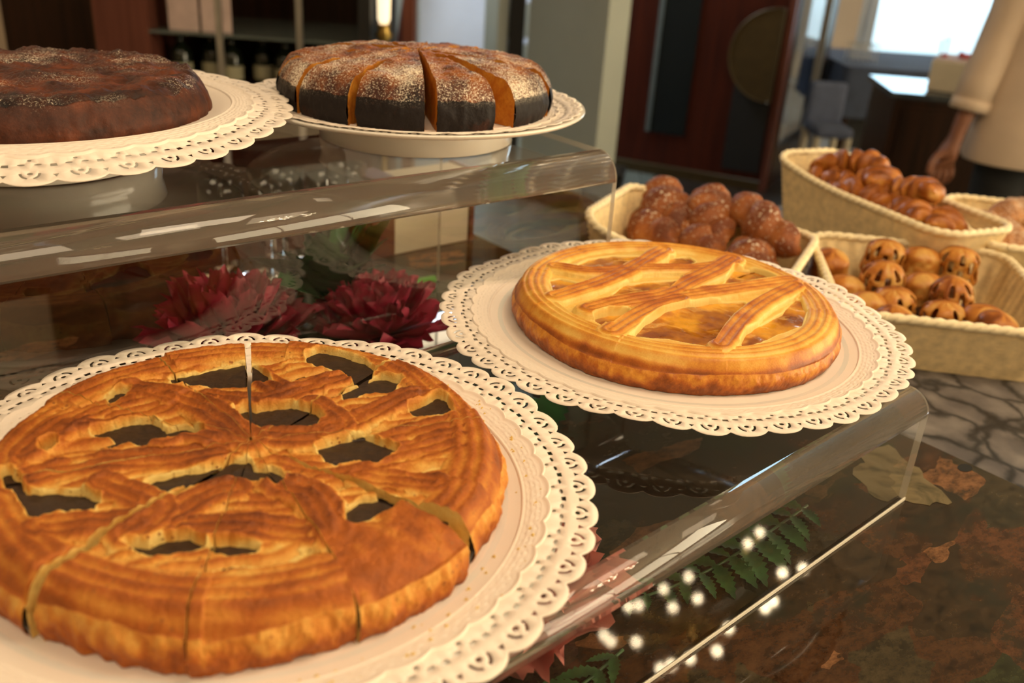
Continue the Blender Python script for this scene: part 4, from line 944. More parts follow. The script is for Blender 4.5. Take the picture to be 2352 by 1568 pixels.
for i, (px, py, k, lab) in enumerate(spC):
    first = i == [1, 5, 0][[0, 1, 2].index(k)] if False else None
    o = copy_thing(pC[k]); x, y = PC[i]
    uc = math.radians(-49); la = (x - 1.045) * math.cos(uc) + (y - .460) * math.sin(uc); lc = max(-.084, -(x - 1.045) * math.sin(uc) + (y - .460) * math.cos(uc)); la = min(.085, max(-.088, la))
    x = 1.045 + la * math.cos(uc) - lc * math.sin(uc); y = .460 + la * math.sin(uc) + lc * math.cos(uc); z = .888 + (.016 if i in (1, 3, 5, 7) else 0) + (.010 if i in (0, 2) else 0)
    o.location = (x, y, z); o.rotation_euler = (rnd.uniform(-.15, .15), rnd.uniform(-.15, .15), math.radians(rnd.choice([35, 45, 60, 130, 20])))
    tag(o, lab, 'puff pastry', 'small puff pastries in the near basket')
for t in pC:
    for ch in list(t.children): bpy.data.objects.remove(ch)
    bpy.data.objects.remove(t)
# sugar rolls
for i, (x, y, z, rz, lab) in enumerate([(1.322, .530, .918, 20, 'long sugar-coated roll at the left of the right-hand basket'), (1.292, .478, .912, 22, 'long sugar-coated roll lying along the front rim of the right-hand basket'), (1.43, .52, .925, 60, 'darker sugared roll on top at the picture edge')]):
    o = lumpy('sugar_roll', None, [(-.06, 0, 0), (-.02, .006, 0), (.02, .004, 0), (.06, -.004, 0)], 0.032, M['sugar_roll'], seg=3, seed=40 + i * 3, depth=.08, flat_=.75)
    o.location = (x, y, z); o.rotation_euler = (0, 0, math.radians(rz - 80)); tag(o, lab, 'roll', 'sugar-coated rolls')

# ------------------------------------------------------------------ silk flowers and leaves under the stands
def petal_mesh(L, W, cup, mat, jag, seed, name='petal'):
    nu, nv = 14, 13; V = []; B = []
    for i in range(nu):
        t = i / (nu - 1)
        for j in range(nv):
            s = j / (nv - 1) * 2 - 1; wd = W * math.sin(PI * min(.98, .12 + t * .60)) ** .8 * (1 if t < .85 else 1 - (t - .85) * 1.2)
            ext = 1 + jag * (.5 * math.sin(s * 9 + seed) + .5 * math.sin(s * 17 + seed * 3)) * t ** 3 - .16 * s * s * t
            V.append((L * t * ext, wd * s, cup * (t ** 2) * L * .6 + .18 * wd * s * s + .004 * math.sin(s * 7 + seed + t * 4) * t))
            B.append(.15 + .75 * t + .25 * math.sin(s * 12 + seed))
    F = [(i*nv+j, (i+1)*nv+j, (i+1)*nv+j+1, i*nv+j+1) for i in range(nu-1) for j in range(nv-1)]
    me = mesh(name, V, F, mat, None, attrs={'bake': B}); return me
def flower(label, loc, R, mat, layers, seed=0, tilt=(0, 0)):
    f = thing('silk_flower', label, 'flower', loc); f.rotation_euler = (tilt[0], tilt[1], seed); rn = random.Random(int(seed * 10) + 5)
    protos = [petal_mesh(R, R * .36, .5, mat, .10, k * 2.1) for k in range(3)]; used = [False] * 3
    for li, (n, el, sc) in enumerate(layers):
        for i in range(n):
            k = (i + li) % 3
            if used[k]: o = protos[k].copy(); C.objects.link(o)
            else: o = protos[k]; used[k] = True
            o.parent = f; e = math.radians(el + rn.uniform(-8, 8)); a = 2 * PI * (i + .5 * li) / n + rn.uniform(-.15, .15)
            o.rotation_euler = (rn.uniform(-.25, .25), -e, a); q = sc * rn.uniform(.88, 1.12); o.scale = (q, q, q); o.location = (0, 0, R * .12)
    return f
LAY = [(9, 4, 1.0), (9, 24, .95), (8, 44, .88), (7, 62, .80), (5, 78, .70)]
flower('crimson silk flower at the left under the tall stand', (0.318, 0.770, ZC + .008), 0.078, M['petal_red'], LAY, .4)
flower('crimson silk flower at the right under the tall stand', (0.448, 0.722, ZC + .006), 0.070, M['petal_red'], LAY, 1.3)
flower('pink silk flower under the low stand, showing beside the doily edge', (0.292, 0.335, ZC + .006), 0.076, M['petal_pink'], [(9, 3, 1.0), (9, 16, .95), (8, 28, .85), (6, 42, .6)], 2.2)
def leaf_verts(L, W, n=13, serr=0.16, bend=.15):
    V = []; 
    for i in range(n):
        t = i / (n - 1); w_ = W * math.sin(PI * t ** .75) ** .9 * (1 + serr * (1 if i % 2 else -1)) + .0002; zz = -bend * L * t * t
        V += [(L * t, -w_, zz + w_ * .25), (L * t, 0, zz), (L * t, w_, zz + w_ * .25)]
    F = []
    for i in range(n - 1):
        a = 3 * i; F += [(a, a + 1, a + 4, a + 3), (a + 1, a + 2, a + 5, a + 4)]
    return V, F
def leaf_spray(label, loc, n, L, W, seed, mat, el=(10, 60), az=(0, 360), serr=.16):
    t = thing('leaf_spray', label, 'leaves', loc); rn = random.Random(seed); V, F = leaf_verts(L, W, serr=serr); first = None
    for i in range(n):
        if first is None: o = first = mesh('leaf', V, F, mat, t)
        else: o = first.copy(); C.objects.link(o)
        o.rotation_euler = (rn.uniform(-.5, .5), -math.radians(rn.uniform(*el)), math.radians(rn.uniform(*az))); q = rn.uniform(.75, 1.15); o.scale = (q, q, q); o.location = (rn.uniform(-.012, .012), rn.uniform(-.012, .012), 0.012 + rn.uniform(0, .01))
    return t
leaf_spray('dark green toothed leaves standing behind the two crimson flowers', (0.455, 0.822, ZC), 22, .110, .026, 4, M['leaf'], (35, 85), az=(180, 360))
leaf_spray('dark leaves low under the front of the tall stand, left of the apricot tart plate', (0.455, 0.500, ZC), 14, .07, .016, 9, M['leaf'], (2, 20))
def frond(label, pts, n, L, W, seed, mat, side=(60, -60), grp=None):
    t = thing('fern_frond', label, 'fern', (0, 0, 0)); P = smooth_line(np.array(pts)[:, :2]); m = MB(); z = pts[0][2]
    m.tube([(x, y, z + .003) for x, y in P], .0011, 6).build('stem', M['fern'], t, smooth=True)
    L_ = np.r_[0, np.cumsum(np.hypot(*np.diff(P, axis=0).T))]; V, F = leaf_verts(L, W, n=15, serr=.22, bend=.08); first = None; rn = random.Random(seed)
    for i in range(n):
        s = L_[-1] * (i + .5) / n; x = np.interp(s, L_, P[:, 0]); y = np.interp(s, L_, P[:, 1]); x2 = np.interp(s + .002, L_, P[:, 0]); y2 = np.interp(s + .002, L_, P[:, 1]); a = math.atan2(y2 - y, x2 - x)
        for sd in side:
            if first is None: o = first = mesh('leaflet', V, F, mat, t)
            else: o = first.copy(); C.objects.link(o)
            q = (1 - .55 * abs(2 * i / n - .6)) * rn.uniform(.85, 1.1); o.scale = (q, q, q); o.location = (x, y, z + .004); o.rotation_euler = (rn.uniform(-.2, .2), rn.uniform(-.15, .05), a + math.radians(sd + rn.uniform(-8, 8)))
    return t
frond('green fern frond lying under the right end of the low stand', [(0.575, 0.300, ZC), (0.52, 0.296, ZC), (0.44, 0.292, ZC), (0.37, 0.305, ZC)], 13, .040, .0075, 3, M['fern'], (62, -62))
frond('thin green fern frond under the front edge of the low stand near the pink flower', [(0.345, 0.275, ZC), (0.30, 0.268, ZC), (0.24, 0.266, ZC), (0.18, 0.270, ZC)], 10, .034, .005, 6, M['fern'], (35, -35))
o = MB().tube([(0.600, 0.838, ZC + .006), (0.57, 0.8385, ZC + .007), (0.545, 0.832, ZC + .006)], .0045, 10).build('flower_stem', M['stem'], smooth=True); tag(o, 'bright green cut stem lying at the rear corner of the tall stand', 'stem')

# ------------------------------------------------------------------ things on the back of the counter
bx = thing('napkin_box', 'white box with reddish wooden ends on the counter behind the tall stand', 'box', (0.604, 0.945, ZC), math.radians(0))
MB().box(0.008, 0.126, 0.0, 0.045, 0, 0.098).build('white_body', M['carton'], bx, bevel=.002)
MB().box(-0.026, 0.008, -0.003, 0.05, 0, 0.104).build('wooden_end', M['rose_wood'], bx, bevel=.002)
MB().box(0.126, 0.134, -0.003, 0.05, 0, 0.100).build('wooden_end', M['rose_wood'], bx, bevel=.002)
def glass_proto():
    t = thing('stemmed_glass', None, None)
    MB().lathe([(.0002, .002), (.026, .0022), (.027, .001), (.027, 0), (.0002, 0)], 32).build('foot', M['clear_glass'], t, smooth=True)
    MB().lathe([(.0035, .003), (.0028, .03), (.0032, .048), (.010, .052), (.022, .066), (.026, .085), (.024, .112), (.0225, .112), (.0245, .085), (.020, .067), (.008, .055), (.0002, .054)], 32).build('bowl', M['clear_glass'], t, smooth=True)
    return t
g0 = glass_proto()
gl = [(0.405, 0.985, 'leftmost stemmed glass on the back edge of the counter'), (0.452, 0.955, 'stemmed glass second from the left behind the tall stand'), (0.488, 0.998, 'stemmed glass in the middle of the row behind the tall stand'), (0.528, 0.960, 'stemmed glass second from the wooden-ended box'), (0.572, 0.990, 'stemmed glass nearest the wooden-ended box')]
for i, (x, y, lab) in enumerate(gl):
    o = g0 if i == 0 else copy_thing(g0)
    o.location = (x, y, ZC); tag(o, lab, 'glass', 'stemmed glasses behind the tall stand')

# ------------------------------------------------------------------ the room (laid out along the view heading)
RZ = -HEAD
def room(name, build, mat, kind='structure'):
    m = MB(); build(m); o = m.build(name, mat); o.rotation_euler = (0, 0, RZ)
    if kind: o['kind'] = kind
    return o
X0, X1, Y0, Y1, ZH = -3.2, 6.0, -2.6, 9.6, 3.0
f = room('floor', lambda m: m.box(X0, X1, Y0, Y1, -0.05, 0), M['tiles'])
room('ceiling', lambda m: m.box(X0, X1, Y0, Y1, ZH, ZH + .05), M['ceiling'])
room('wall_left', lambda m: m.box(X0 - .1, X0, Y0, Y1, 0, ZH), M['plaster_warm'])
room('wall_right', lambda m: m.box(X1, X1 + .1, Y0, Y1, 0, ZH), M['plaster_warm'])
room('wall_back', lambda m: m.box(X0, X1, Y0 - .1, Y0, 0, ZH), M['plaster_warm'])
# far wall with a wide window
wx0, wx1, wz0, wz1 = 3.10, 5.8, 0.24, 2.5
room('wall_far', lambda m: (m.box(X0, wx0, Y1, Y1 + .12, 0, ZH), m.box(wx1, X1, Y1, Y1 + .12, 0, ZH), m.box(wx0, wx1, Y1, Y1 + .12, 0, wz0), m.box(wx0, wx1, Y1, Y1 + .12, wz1, ZH)), M['plaster_warm'])
wn = thing('window_1', None, None, ow(0, 0, 0), RZ); wn['kind'] = 'structure'
m = MB(); m.box(wx0, wx1, Y1 - .02, Y1 + .04, wz0 - .01, wz0 + .03); m.box(wx0, wx1, Y1 - .02, Y1 + .04, wz1 - .04, wz1)
for x in (wx0, (wx0 + wx1) / 2 + .35, wx1 - .04): m.box(x, x + .04, Y1 - .02, Y1 + .04, wz0, wz1)
m.build('window_frame', M['steel'], wn)
MB().box(wx0, wx1, Y1 + .05, Y1 + .056, wz0, wz1).build('frosted_pane', M['sky_glass'], wn)
MB().box(wx0 - .05, wx1, Y1 - .22, Y1, wz0 - .05, wz0 - .01).build('window_sill', M['blue_cloth'], wn)
# unseen window in the right-hand wall, its glowing blind added to streak the acrylic
w2 = thing('window_2', None, None, ow(0, 0, 0), RZ); w2['kind'] = 'structure'
m = MB()
for z in (.78, 2.62): m.box(X1 - .06, X1, -2.1, 3.9, z, z + .06)
for y in (-2.1, -.1, 1.9, 3.84): m.box(X1 - .06, X1, y, y + .06, .78, 2.68)
m.build('window_frame', M['plaster_warm'], w2)
MB().box(X1 - .02, X1 - .005, -2.08, 3.88, .8, 2.66).build('glowing_blind', M['blind'], w2)
# sheer curtain left of the window
n = 60; vs = []; fs = []
for j, z in enumerate((0.30, 2.7)):
    for i in range(n): vs.append((2.45 + .72 * i / (n - 1), 9.1 + .03 * math.sin(i * .9), z))
for i in range(n - 1): fs.append((i, i + 1, n + i + 1, n + i))
o = mesh('sheer_curtain', vs, fs, M['curtain']); o.rotation_euler = (0, 0, RZ); o.modifiers.new('t', 'SOLIDIFY').thickness = .004
tag(o, 'sheer white curtain hanging left of the bright window', 'curtain')
# dark floor of the passage and pale floor of the far room
room('trim_1', lambda m: m.box(0.75, 1.75, 4.2, 7.2, 0.0, 0.004), M['dark_lino'])
room('trim_2', lambda m: m.box(1.75, 5.9, 5.0, 9.5, 0.0, 0.004), M['plaster_warm'])

# wall between counter room and hall, pale green, with its skirting
A_, B_ = (-0.02, 4.62), (0.27, 4.36)
def slab(m, a, b, t, z0, z1):
    dx, dy = b[0] - a[0], b[1] - a[1]; l = math.hypot(dx, dy); nx, ny = -dy / l * t, dx / l * t
    m.add([(a[0], a[1], z0), (b[0], b[1], z0), (b[0] + nx, b[1] + ny, z0), (a[0] + nx, a[1] + ny, z0), (a[0], a[1], z1), (b[0], b[1], z1), (b[0] + nx, b[1] + ny, z1), (a[0] + nx, a[1] + ny, z1)],
          [(0, 3, 2, 1), (4, 5, 6, 7), (0, 1, 5, 4), (1, 2, 6, 5), (2, 3, 7, 6), (3, 0, 4, 7)])
room('wall_middle', lambda m: (slab(m, A_, (0.33, 4.31), .16, 0, ZH)), M['plaster_green'])
room('baseboard_middle', lambda m: slab(m, (A_[0] - .01, A_[1] - .02), (0.335, 4.285), .02, 0, .10), M['dull_brass'])
# doorway left of it: door frame, glazed door and curved maroon jamb
dr = thing('door_1', None, None, ow(0, 0, 0), RZ); dr['kind'] = 'structure'
m = MB(); m.box(-0.17, -0.12, 4.66, 4.80, 0, 2.3); m.box(-1.02, -0.12, 4.66, 4.80, 2.25, 2.35); m.build('door_frame', M['plaster_green'], dr)
MB().box(-0.115, -0.04, 4.64, 4.84, 0, 2.35).build('dark_jamb', M['black'], dr)
MB().box(-0.70, -0.30, 5.98, 6.02, 0, 2.2).build('door_leaf', M['white_panel'], dr)
m = MB(); m.tube([(-0.78, 5.9, z) if False else (-0.80 + .17 * (max(0, z - .3) / 1.0) ** 1.6, 5.85, z) for z in np.linspace(0, 2.2, 16)], .045, 10); m.build('curved_frame', M['red_wood'], dr, smooth=True)
room('wall_hall', lambda m: (m.box(-1.6, 0.6, 7.4, 7.5, 0, ZH),), M['plaster_green'])
room('wall_hall_left', lambda m: (m.box(-1.12, -1.06, 4.7, 7.4, 0, ZH),), M['plaster_green'])
sh = thing('hall_shelf', 'small shelf unit seen through the doorway', 'shelf', ow(-0.20, 6.2, 0), RZ)
m = MB()
for z in (0.25, 0.55, 0.80, 1.1): m.box(0, .20, 0, .2, z, z + .02)
m.build('shelf_board', M['white_panel'], sh)
m = MB(); m.box(0, .015, 0, .2, 0, 1.2); m.box(.19, .205, 0, .2, 0, 1.2); m.build('shelf_side', M['white_panel'], sh)
o = thing('storage_jar', 'dark jar on the small shelf in the doorway', 'jar', ow(-0.12, 6.28, 0.57), RZ)
MB().lathe([(.0002, 0), (.05, .003), (.052, .13), (.03, .16), (.03, .18), (.0002, .18)], 20).build('jar_body', M['black'], o, smooth=True)

# red-brown wooden front with glass slots, disc and brass base strip
wd = thing('wooden_partition', 'tall dark red wooden partition with a dark glass slot and a round disc', 'partition', ow(0.15, 5.50, 0), RZ - math.atan2(0.50, 1.15))
Lw = math.hypot(1.15, .5)
MB().box(0, Lw, 0, .10, 0.06, 2.7).build('wood_panel', M['red_wood'], wd)
MB().box(.60, .80, -.012, 0, 0.24, 2.3).build('dark_glass_slot', M['darkglass'], wd)
MB().box(.575, .60, -.02, 0, 0.24, 2.3).build('slot_frame', M['grey_trim'], wd)
MB().box(1.03, Lw - .02, -.010, 0, 0.10, 0.82).build('dark_lower_panel', M['black'], wd)
m = MB(); n = 48
vs = [(0, -.05, 0), (0, -.02, 0)] + [(math.cos(2*PI*i/n), -.05, math.sin(2*PI*i/n)) for i in range(n)] + [(math.cos(2*PI*i/n), -.012, math.sin(2*PI*i/n)) for i in range(n)]
cx_, cz_, rr_ = 1.225, 0.72, 0.235
vs = [(cx_ + x * rr_, y, cz_ + z * rr_) for x, y, z in vs]
keep = lambda p: (min(p[0], Lw - .015), p[1], p[2])
m.add([keep(p) for p in vs], [(0, 2 + (i+1) % n, 2 + i) for i in range(n)] + [(2+i, 2+(i+1)%n, 2+n+(i+1)%n, 2+n+i) for i in range(n)])
m.build('round_disc', M['dull_brass'], wd)
m = MB(); m.tube([keep((cx_ + math.cos(2*PI*i/n) * rr_, -.052, cz_ + math.sin(2*PI*i/n) * rr_)) for i in range(n + 1)], .005, 6, cap=False); m.build('disc_rim', M['dull_brass'], wd)
MB().box(-0.02, Lw, -.02, .0, -0.0, 0.055).build('brass_base_strip', M['dull_brass'], wd)
MB().box(Lw, Lw + .03, -.03, .12, 0, 2.7).build('edge_post', M['rose_wood'], wd)
# glazed swing door behind the partition's end
gd = thing('glazed_door', 'dark framed glazed door reflecting blue light, right of the wooden partition', 'door', ow(1.36, 5.05, 0), RZ + math.radians(62))
m = MB(); m.box(0, .06, 0, .05, 0, 2.5); m.box(.86, .98, 0, .05, 0, 2.5); m.box(.06, .86, 0, .05, 0, .22); m.box(.06, .86, 0, .05, 2.3, 2.5); m.build('door_frame', M['brown_wood'], gd)
MB().box(.06, .86, .02, .03, .22, 2.3).build('door_glass', M['acrylic'], gd)
MB().box(.50, .54, -.06, -.02, .5, 1.1).build('door_handle', M['steel'], gd)

# near black bin in front of the wooden partition
bn = thing('waste_bin', 'black bin standing on the tiles in front of the pale green wall', 'bin', ow(0.35, 3.98, 0), RZ)
MB().lathe([(.0002, 0), (.10, 0), (.125, .30), (.13, .31), (.13, .325), (.0002, .33)], 4, 0, 0).build('bin_body', M['black'], bn)
bn.rotation_euler[2] = RZ + .6

# column and blue covered chair at the far left of the dining room
o = room('dining_column', lambda m: m.box(2.10, 2.32, 7.0, 7.22, 0, ZH), M['plaster_warm'], None); tag(o, 'cream square column left of the bright window', 'column')
chv = thing('covered_chair', 'chair under a blue-grey cloth cover beside the cream column', 'chair', ow(1.71, 5.40, 0), RZ)
MB().box(-.11, .10, 0, .06, .30, .55).box(-.11, .10, -.24, .06, .28, .34).build('chair_cover', M['blue_cloth'], chv, bevel=.02)
m = MB(); 
for x in (-.09, .08):
    for y in (-.21, .03): MB().tube([(x, y, 0), (x, y, .29)], .022, 8).build('leg', M['carton'], chv)
# dining table with dark blue cloth
tb = thing('dining_table', 'dining table under a dark blue cloth in front of the window', 'table', ow(2.30, 5.75, 0), RZ)
m = MB(); m.box(-.46, .75, -.15, .75, .60, .62); m.build('table_top', M['blue_cloth'], tb)
n = 80; vs = []; fs = []
q = [(-.47, -.16), (.76, -.16), (.76, .76), (-.47, .76)]
for j, z in enumerate((.62, .50, .33)):
    for i in range(n):
        t = i / n * 4; k = int(t); u = t - k; a, b = q[k], q[(k + 1) % 4]; x = a[0] + (b[0] - a[0]) * u; y = a[1] + (b[1] - a[1]) * u
        g = 1 + .012 * j * (1 + math.sin(i * 1.1)); vs.append((x * g, y * g, z))
for j in range(2):
    for i in range(n): fs.append((j*n+i, j*n+(i+1)%n, (j+1)*n+(i+1)%n, (j+1)*n+i))
mesh('hanging_cloth', vs, fs, M['navy'], tb)
for x in (-.40, .69):
    for y in (-.1, .69): MB().tube([(x, y, 0), (x, y, .6)], .025, 8).build('leg', M['brown_wood'], tb)
MB().box(-.3, .66, .30, .32, 0.05, .5).build('under_table_shade', M['black'], tb)  # black sheet stands in for the shade under the table
rk = thing('wire_rack', 'small white wire rack on the blue dining table', 'rack', ow(1.92, 5.80, .622), RZ)
m = MB()
for i in range(6): m.tube([(i * .03, 0, 0), (i * .03, 0, .10), (i * .03, .12, .10), (i * .03, .12, 0)], .003, 6)
for z in (.03, .065, .10): m.tube([(0, 0, z), (.15, 0, z)], .003, 6); m.tube([(0, .12, z), (.15, .12, z)], .003, 6)
m.build('wire_frame', M['steel'], rk)

# dark service cabinet with box, and person in front
cb = thing('service_cabinet', 'dark brown service cabinet in the dining room doorway', 'cabinet', ow(1.55, 4.02, 0), RZ - .12)
MB().box(0, 1.0, 0, .45, 0, .70).build('cabinet_body', M['brown_wood'], cb)
MB().box(-.02, 1.02, -.02, .47, .70, .725).build('cabinet_top', flat('glossy_dark_top', (.03, .035, .04), .06), cb)
MB().box(.04, .48, -.006, 0, .05, .66).build('cabinet_door', M['brown_wood'], cb)
MB().box(.52, .96, -.006, 0, .05, .66).build('cabinet_door', M['brown_wood'], cb)
mb_ = thing('wire_handled_box', 'cream card box with wire handles and red decorated top on the dark cabinet', 'box', ow(1.70, 4.10, .728), RZ - .50)
MB().box(0, .20, 0, .26, 0, .125).build('box_body', M['carton'], mb_, bevel=.004)
m = MB(); m.tube([(.02, .02, .12), (.02, .02, .20), (.02, .24, .20), (.02, .24, .12)], .004, 6); m.build('wire_handle', M['steel'], mb_)
m = MB(); m.tube([(.18, .02, .12), (.18, .02, .19), (.18, .24, .19), (.18, .24, .12)], .004, 6); m.build('wire_handle', M['steel'], mb_)
MB().box(.006, .194, .006, .254, .125, .132).build('box_lid', M['pink_label'], mb_)
rn = random.Random(2); m = MB()
for i in range(14): m.lathe([(.0002, .134), (.012, .140), (.010, .148), (.0002, .152)], 8, rn.uniform(.03, .18), rn.uniform(.03, .23))
m.build('red_decoration', M['red_dot'], mb_)
pl = leaf_spray('dark-leaved plant standing behind the cream box, against the window', ow(2.12, 4.35, .726), 18, .12, .03, 8, M['leaf'], (20, 80))

# ------------------------------------------------------------------ left: back bar with bottles
bc = thing('bar_cabinet', 'tall dark wooden bar cabinet with a reddish upright behind the dark cake', 'cabinet', ow(-1.80, 3.20, 0), RZ)
MB().box(0.02, .36, .02, .5, 0, 2.6).build('dark_panel', M['brown_wood'], bc)
MB().box(.36, .54, -.05, .5, 0, 2.6).build('wooden_upright', M['rose_wood'], bc)
MB().box(.335, .345, .0, .02, 0, 2.6).build('panel_bead', M['dull_brass'], bc)
room('wall_bar', lambda m: (m.box(X0, -1.80, 3.3, 3.4, 0, ZH), m.box(-1.8, -.62, 3.72, 3.78, 0, ZH)), M['plaster_warm'])
sb = thing('bottle_cabinet', 'dark glass-fronted bottle cabinet between the wooden upright and the doorway', 'cabinet', ow(-1.26, 3.10, 0), RZ)
m = MB(); m.box(0, .74, .57, .60, 0, 2.5); m.build('dark_back', M['brown_wood'], sb)
MB().box(0, .74, 0, .60, 0, .70).build('cabinet_base', M['red_wood'], sb)
MB().box(0, .74, .05, .57, .880, .888).build('glass_shelf', flat('greenish_glass_shelf', (.10, .12, .11), .2), sb)
MB().box(.70, .74, 0, .57, .70, 2.5).build('cabinet_side', M['black'], sb)
for x in (.252, .512): MB().box(x - .010, x + .010, -.012, .0, .70, 2.5).build('metal_upright', M['steel'], sb)
MB().box(0, .74, 0, .57, 2.5, 2.56).build('cabinet_top', M['brown_wood'], sb)
def bottle():
    t = thing('wine_bottle', None, None)
    MB().lathe([(.0002, 0), (.034, .001), (.036, .006), (.036, .105), (.030, .122), (.014, .140), (.0125, .165), (.0145, .167), (.0145, .172), (.0002, .173)], 18).build('bottle_glass', M['bottle'], t, smooth=True)
    MB().lathe([(.0365, .03), (.0368, .031), (.0368, .075), (.0365, .076)], 18).build('bottle_label', M['label'], t, smooth=True)
    return t
b0 = bottle(); k = 0
words = ['leftmost', 'second from the left', 'third from the left', 'fourth from the left', 'fifth from the left', 'sixth from the left', 'seventh from the left']
for i, x in enumerate((.06, .15, .235, .33, .42, .60, .67)):
    o = b0 if i == 0 else copy_thing(b0); p = ow(-1.26 + x, 3.26 + .05 * (i % 2), .70); o.location = p; o.rotation_euler = (0, 0, RZ - PI/2)
    tag(o, f'dark labelled bottle, {words[i]} in the lower row behind the glass', 'bottle', 'bottles in the glass-fronted cabinet')
for i, (x, n_) in enumerate(((.10, 'left'), (.21, 'right'))):
    o = MB().box(x - .05, x + .05, .10, .104, .955, 1.10).build('paper_card', M['pink_label']); o.location = ow(-1.26, 3.1, 0); o.rotation_euler = (0, 0, RZ)
    tag(o, f'{n_} of two pinkish white cards at the top edge above the bottles', 'card', 'cards in the bottle cabinet'); 
    o.location = ow(-1.26, 3.1, -0.0665 + .0)
# small wall light / gilded column with maroon strip
gc = thing('gilded_column_lamp', 'slim gilded column lamp glowing at the top edge beside the doorway', 'lamp', ow(-0.485, 3.15, 0), RZ)
MB().lathe([(.0002, 0), (.07, 0), (.06, .05), (.012, .12), (.012, .90), (.030, .92), (.018, .94), (.022, .955)], 20).build('gilded_stem', M['brass'], gc, smooth=True)
MB().lathe([(.013, .955), (.020, .97), (.026, 1.20), (.0002, 1.22)], 20).build('lamp_shade', emis('lit_cream_lamp_shade', (1.0, .80, .50), 2.0), gc, smooth=True)
o = room('maroon_post', lambda m: m.box(-.43, -.395, 3.2, 3.3, 0, ZH), M['rose_wood'], None); tag(o, 'narrow maroon post between the gilded lamp and the doorway', 'post')
# back bar furniture seen through the tall stand
bb = thing('back_bar', 'low dark red back bar seen through the tall clear stand', 'sideboard', ow(-1.95, 2.25, 0), RZ)
MB().box(0, 1.30, 0, .4, 0, .56).build('bar_front', M['red_wood'], bb); MB().box(-.01, 1.31, -.02, .41, .56, .585).build('bar_top', M['brown_wood'], bb)

# ------------------------------------------------------------------ ceiling fittings
for i, (l, s, p) in enumerate(PANELS):
    t = thing('added_ceiling_panel', 'lit ceiling panel added out of the picture, one of five lighting the room', 'ceiling light', (l[0], l[1], 0), 0, 'added ceiling panels')
    h, g = s[0] / 2 + .03, s[1] / 2 + .03
    MB().box(-h, h, -g, g, 2.955, 3.0).build('panel_frame', M['steel'], t)
    MB().box(-h + .03, h - .03, -g + .03, g - .03, 2.950, 2.955).build('panel_diffuser', M['panel_em'], t)
# chandelier of small bulbs beyond the counter, mirrored in the polished stone
def mirror(px, py, zt):
    v = ray(px, py); k = (ZC - CZ) / v[2]; X, Y = old2w(v[0] * k, v[1] * k); dx, dy = old2w(v[0], v[1]); k2 = (zt - ZC) / -v[2]
    Xe, Ye = X + dx * k2, Y + dy * k2; Ye = 2 * 0.245 - Ye                      # seen twice mirrored: upright front sheet, then the stone
    return Xe, Ye
spots = [(1825,1215),(1875,1255),(1660,1308),(1700,1350),(1640,1375),(1845,1280),(1925,1352),(1975,1345),(1580,1410),(1660,1420),(1555,1412),(1720,1402),(1880,1432),(1495,1475),(1510,1490),(1570,1495),(1790,1475),(1760,1526),(1695,1540),(1650,1552),(1625,1560),(1900,1418)]
cc = np.array([mirror(px, py, 2.3) for px, py in spots]); cm = cc.mean(0)
ch = thing('chandelier', 'chandelier of small warm bulbs mirrored as light spots in the stone counter', 'chandelier', (cm[0], cm[1], 0), 0)
m = MB(); m.tube([(0, 0, 3.0), (0, 0, 2.45)], .02, 8); m.lathe([(.0002, 2.40), (.08, 2.42), (.06, 2.48), (.0002, 2.5)], 16); m.build('hanging_rod', M['brass'], ch)
arms = MB(); bv = None
for i, (x, y) in enumerate(cc - cm):
    arms.tube([(0, 0, 2.44), (x * .5, y * .5, 2.38), (x, y, 2.33)], .005, 6)
    if bv is None: bv = MB().lathe([(.0002, -.016), (.009, -.013), (.015, -.004), (.015, .004), (.009, .013), (.0002, .018)], 12).build('bulb', M['bulb'], ch, smooth=True)
    else: o = bv.copy(); C.objects.link(o); bv = o
    bv.location = (x, y, 2.31)
arms.build('arms', M['brass'], ch)

# ------------------------------------------------------------------ the person at the right edge
pr = thing('person', 'person in a cream jacket and black trousers standing at the right edge', 'person', ow(1.66, 3.02, 0), RZ)
def skin(name, nodes, edges, mat, root=0, sub=1):
    me = bpy.data.meshes.new(name); me.from_pydata([n_[:3] for n_ in nodes], edges, []); o = bpy.data.objects.new(name, me); C.objects.link(o); o.parent = pr
    me.materials.append(mat)
    md = o.modifiers.new('skin', 'SKIN'); md.use_smooth_shade = True
    for i, n_ in enumerate(nodes):
        r = n_[3] if isinstance(n_[3], tuple) else (n_[3], n_[3]); me.skin_vertices[0].data[i].radius = r
    me.skin_vertices[0].data[root].use_root = True
    s = o.modifiers.new('sub', 'SUBSURF'); s.levels = s.render_levels = sub; return o
# x: to the picture's right, y: away, z: up.  The near arm hangs at x = -0.25
body = [(0, 0, .92, (.13, .10)), (0, 0, 1.10, (.13, .10)), (0, .01, 1.32, (.16, .10)), (0, .02, 1.44, (.07, .06)), (0, .01, 1.52, (.055, .055)), (0, -.01, 1.60, (.078, .09)), (0, -.01, 1.70, (.070, .085)),
        (-.16, .01, 1.40, .052), (-.195, .02, 1.12, .042), (-.252, -.01, .90, .034), (-.285, -.03, .765, (.030, .024)), (-.296, -.035, .70, (.040, .018)), (-.305, -.038, .665, (.038, .015)),
        (.16, .01, 1.40, .052), (.20, .02, 1.12, .042), (.255, -.012, .86, .034), (.28, -.04, .76, (.028, .022)), (.285, -.045, .69, (.038, .017)),
        (-.09, 0, .88, .085), (-.10, 0, .48, .058), (-.10, .01, .08, .042), (-.10, -.12, .04, .035), (.09, 0, .88, .085), (.10, 0, .48, .058), (.10, .01, .08, .042), (.10, -.12, .04, .035)]
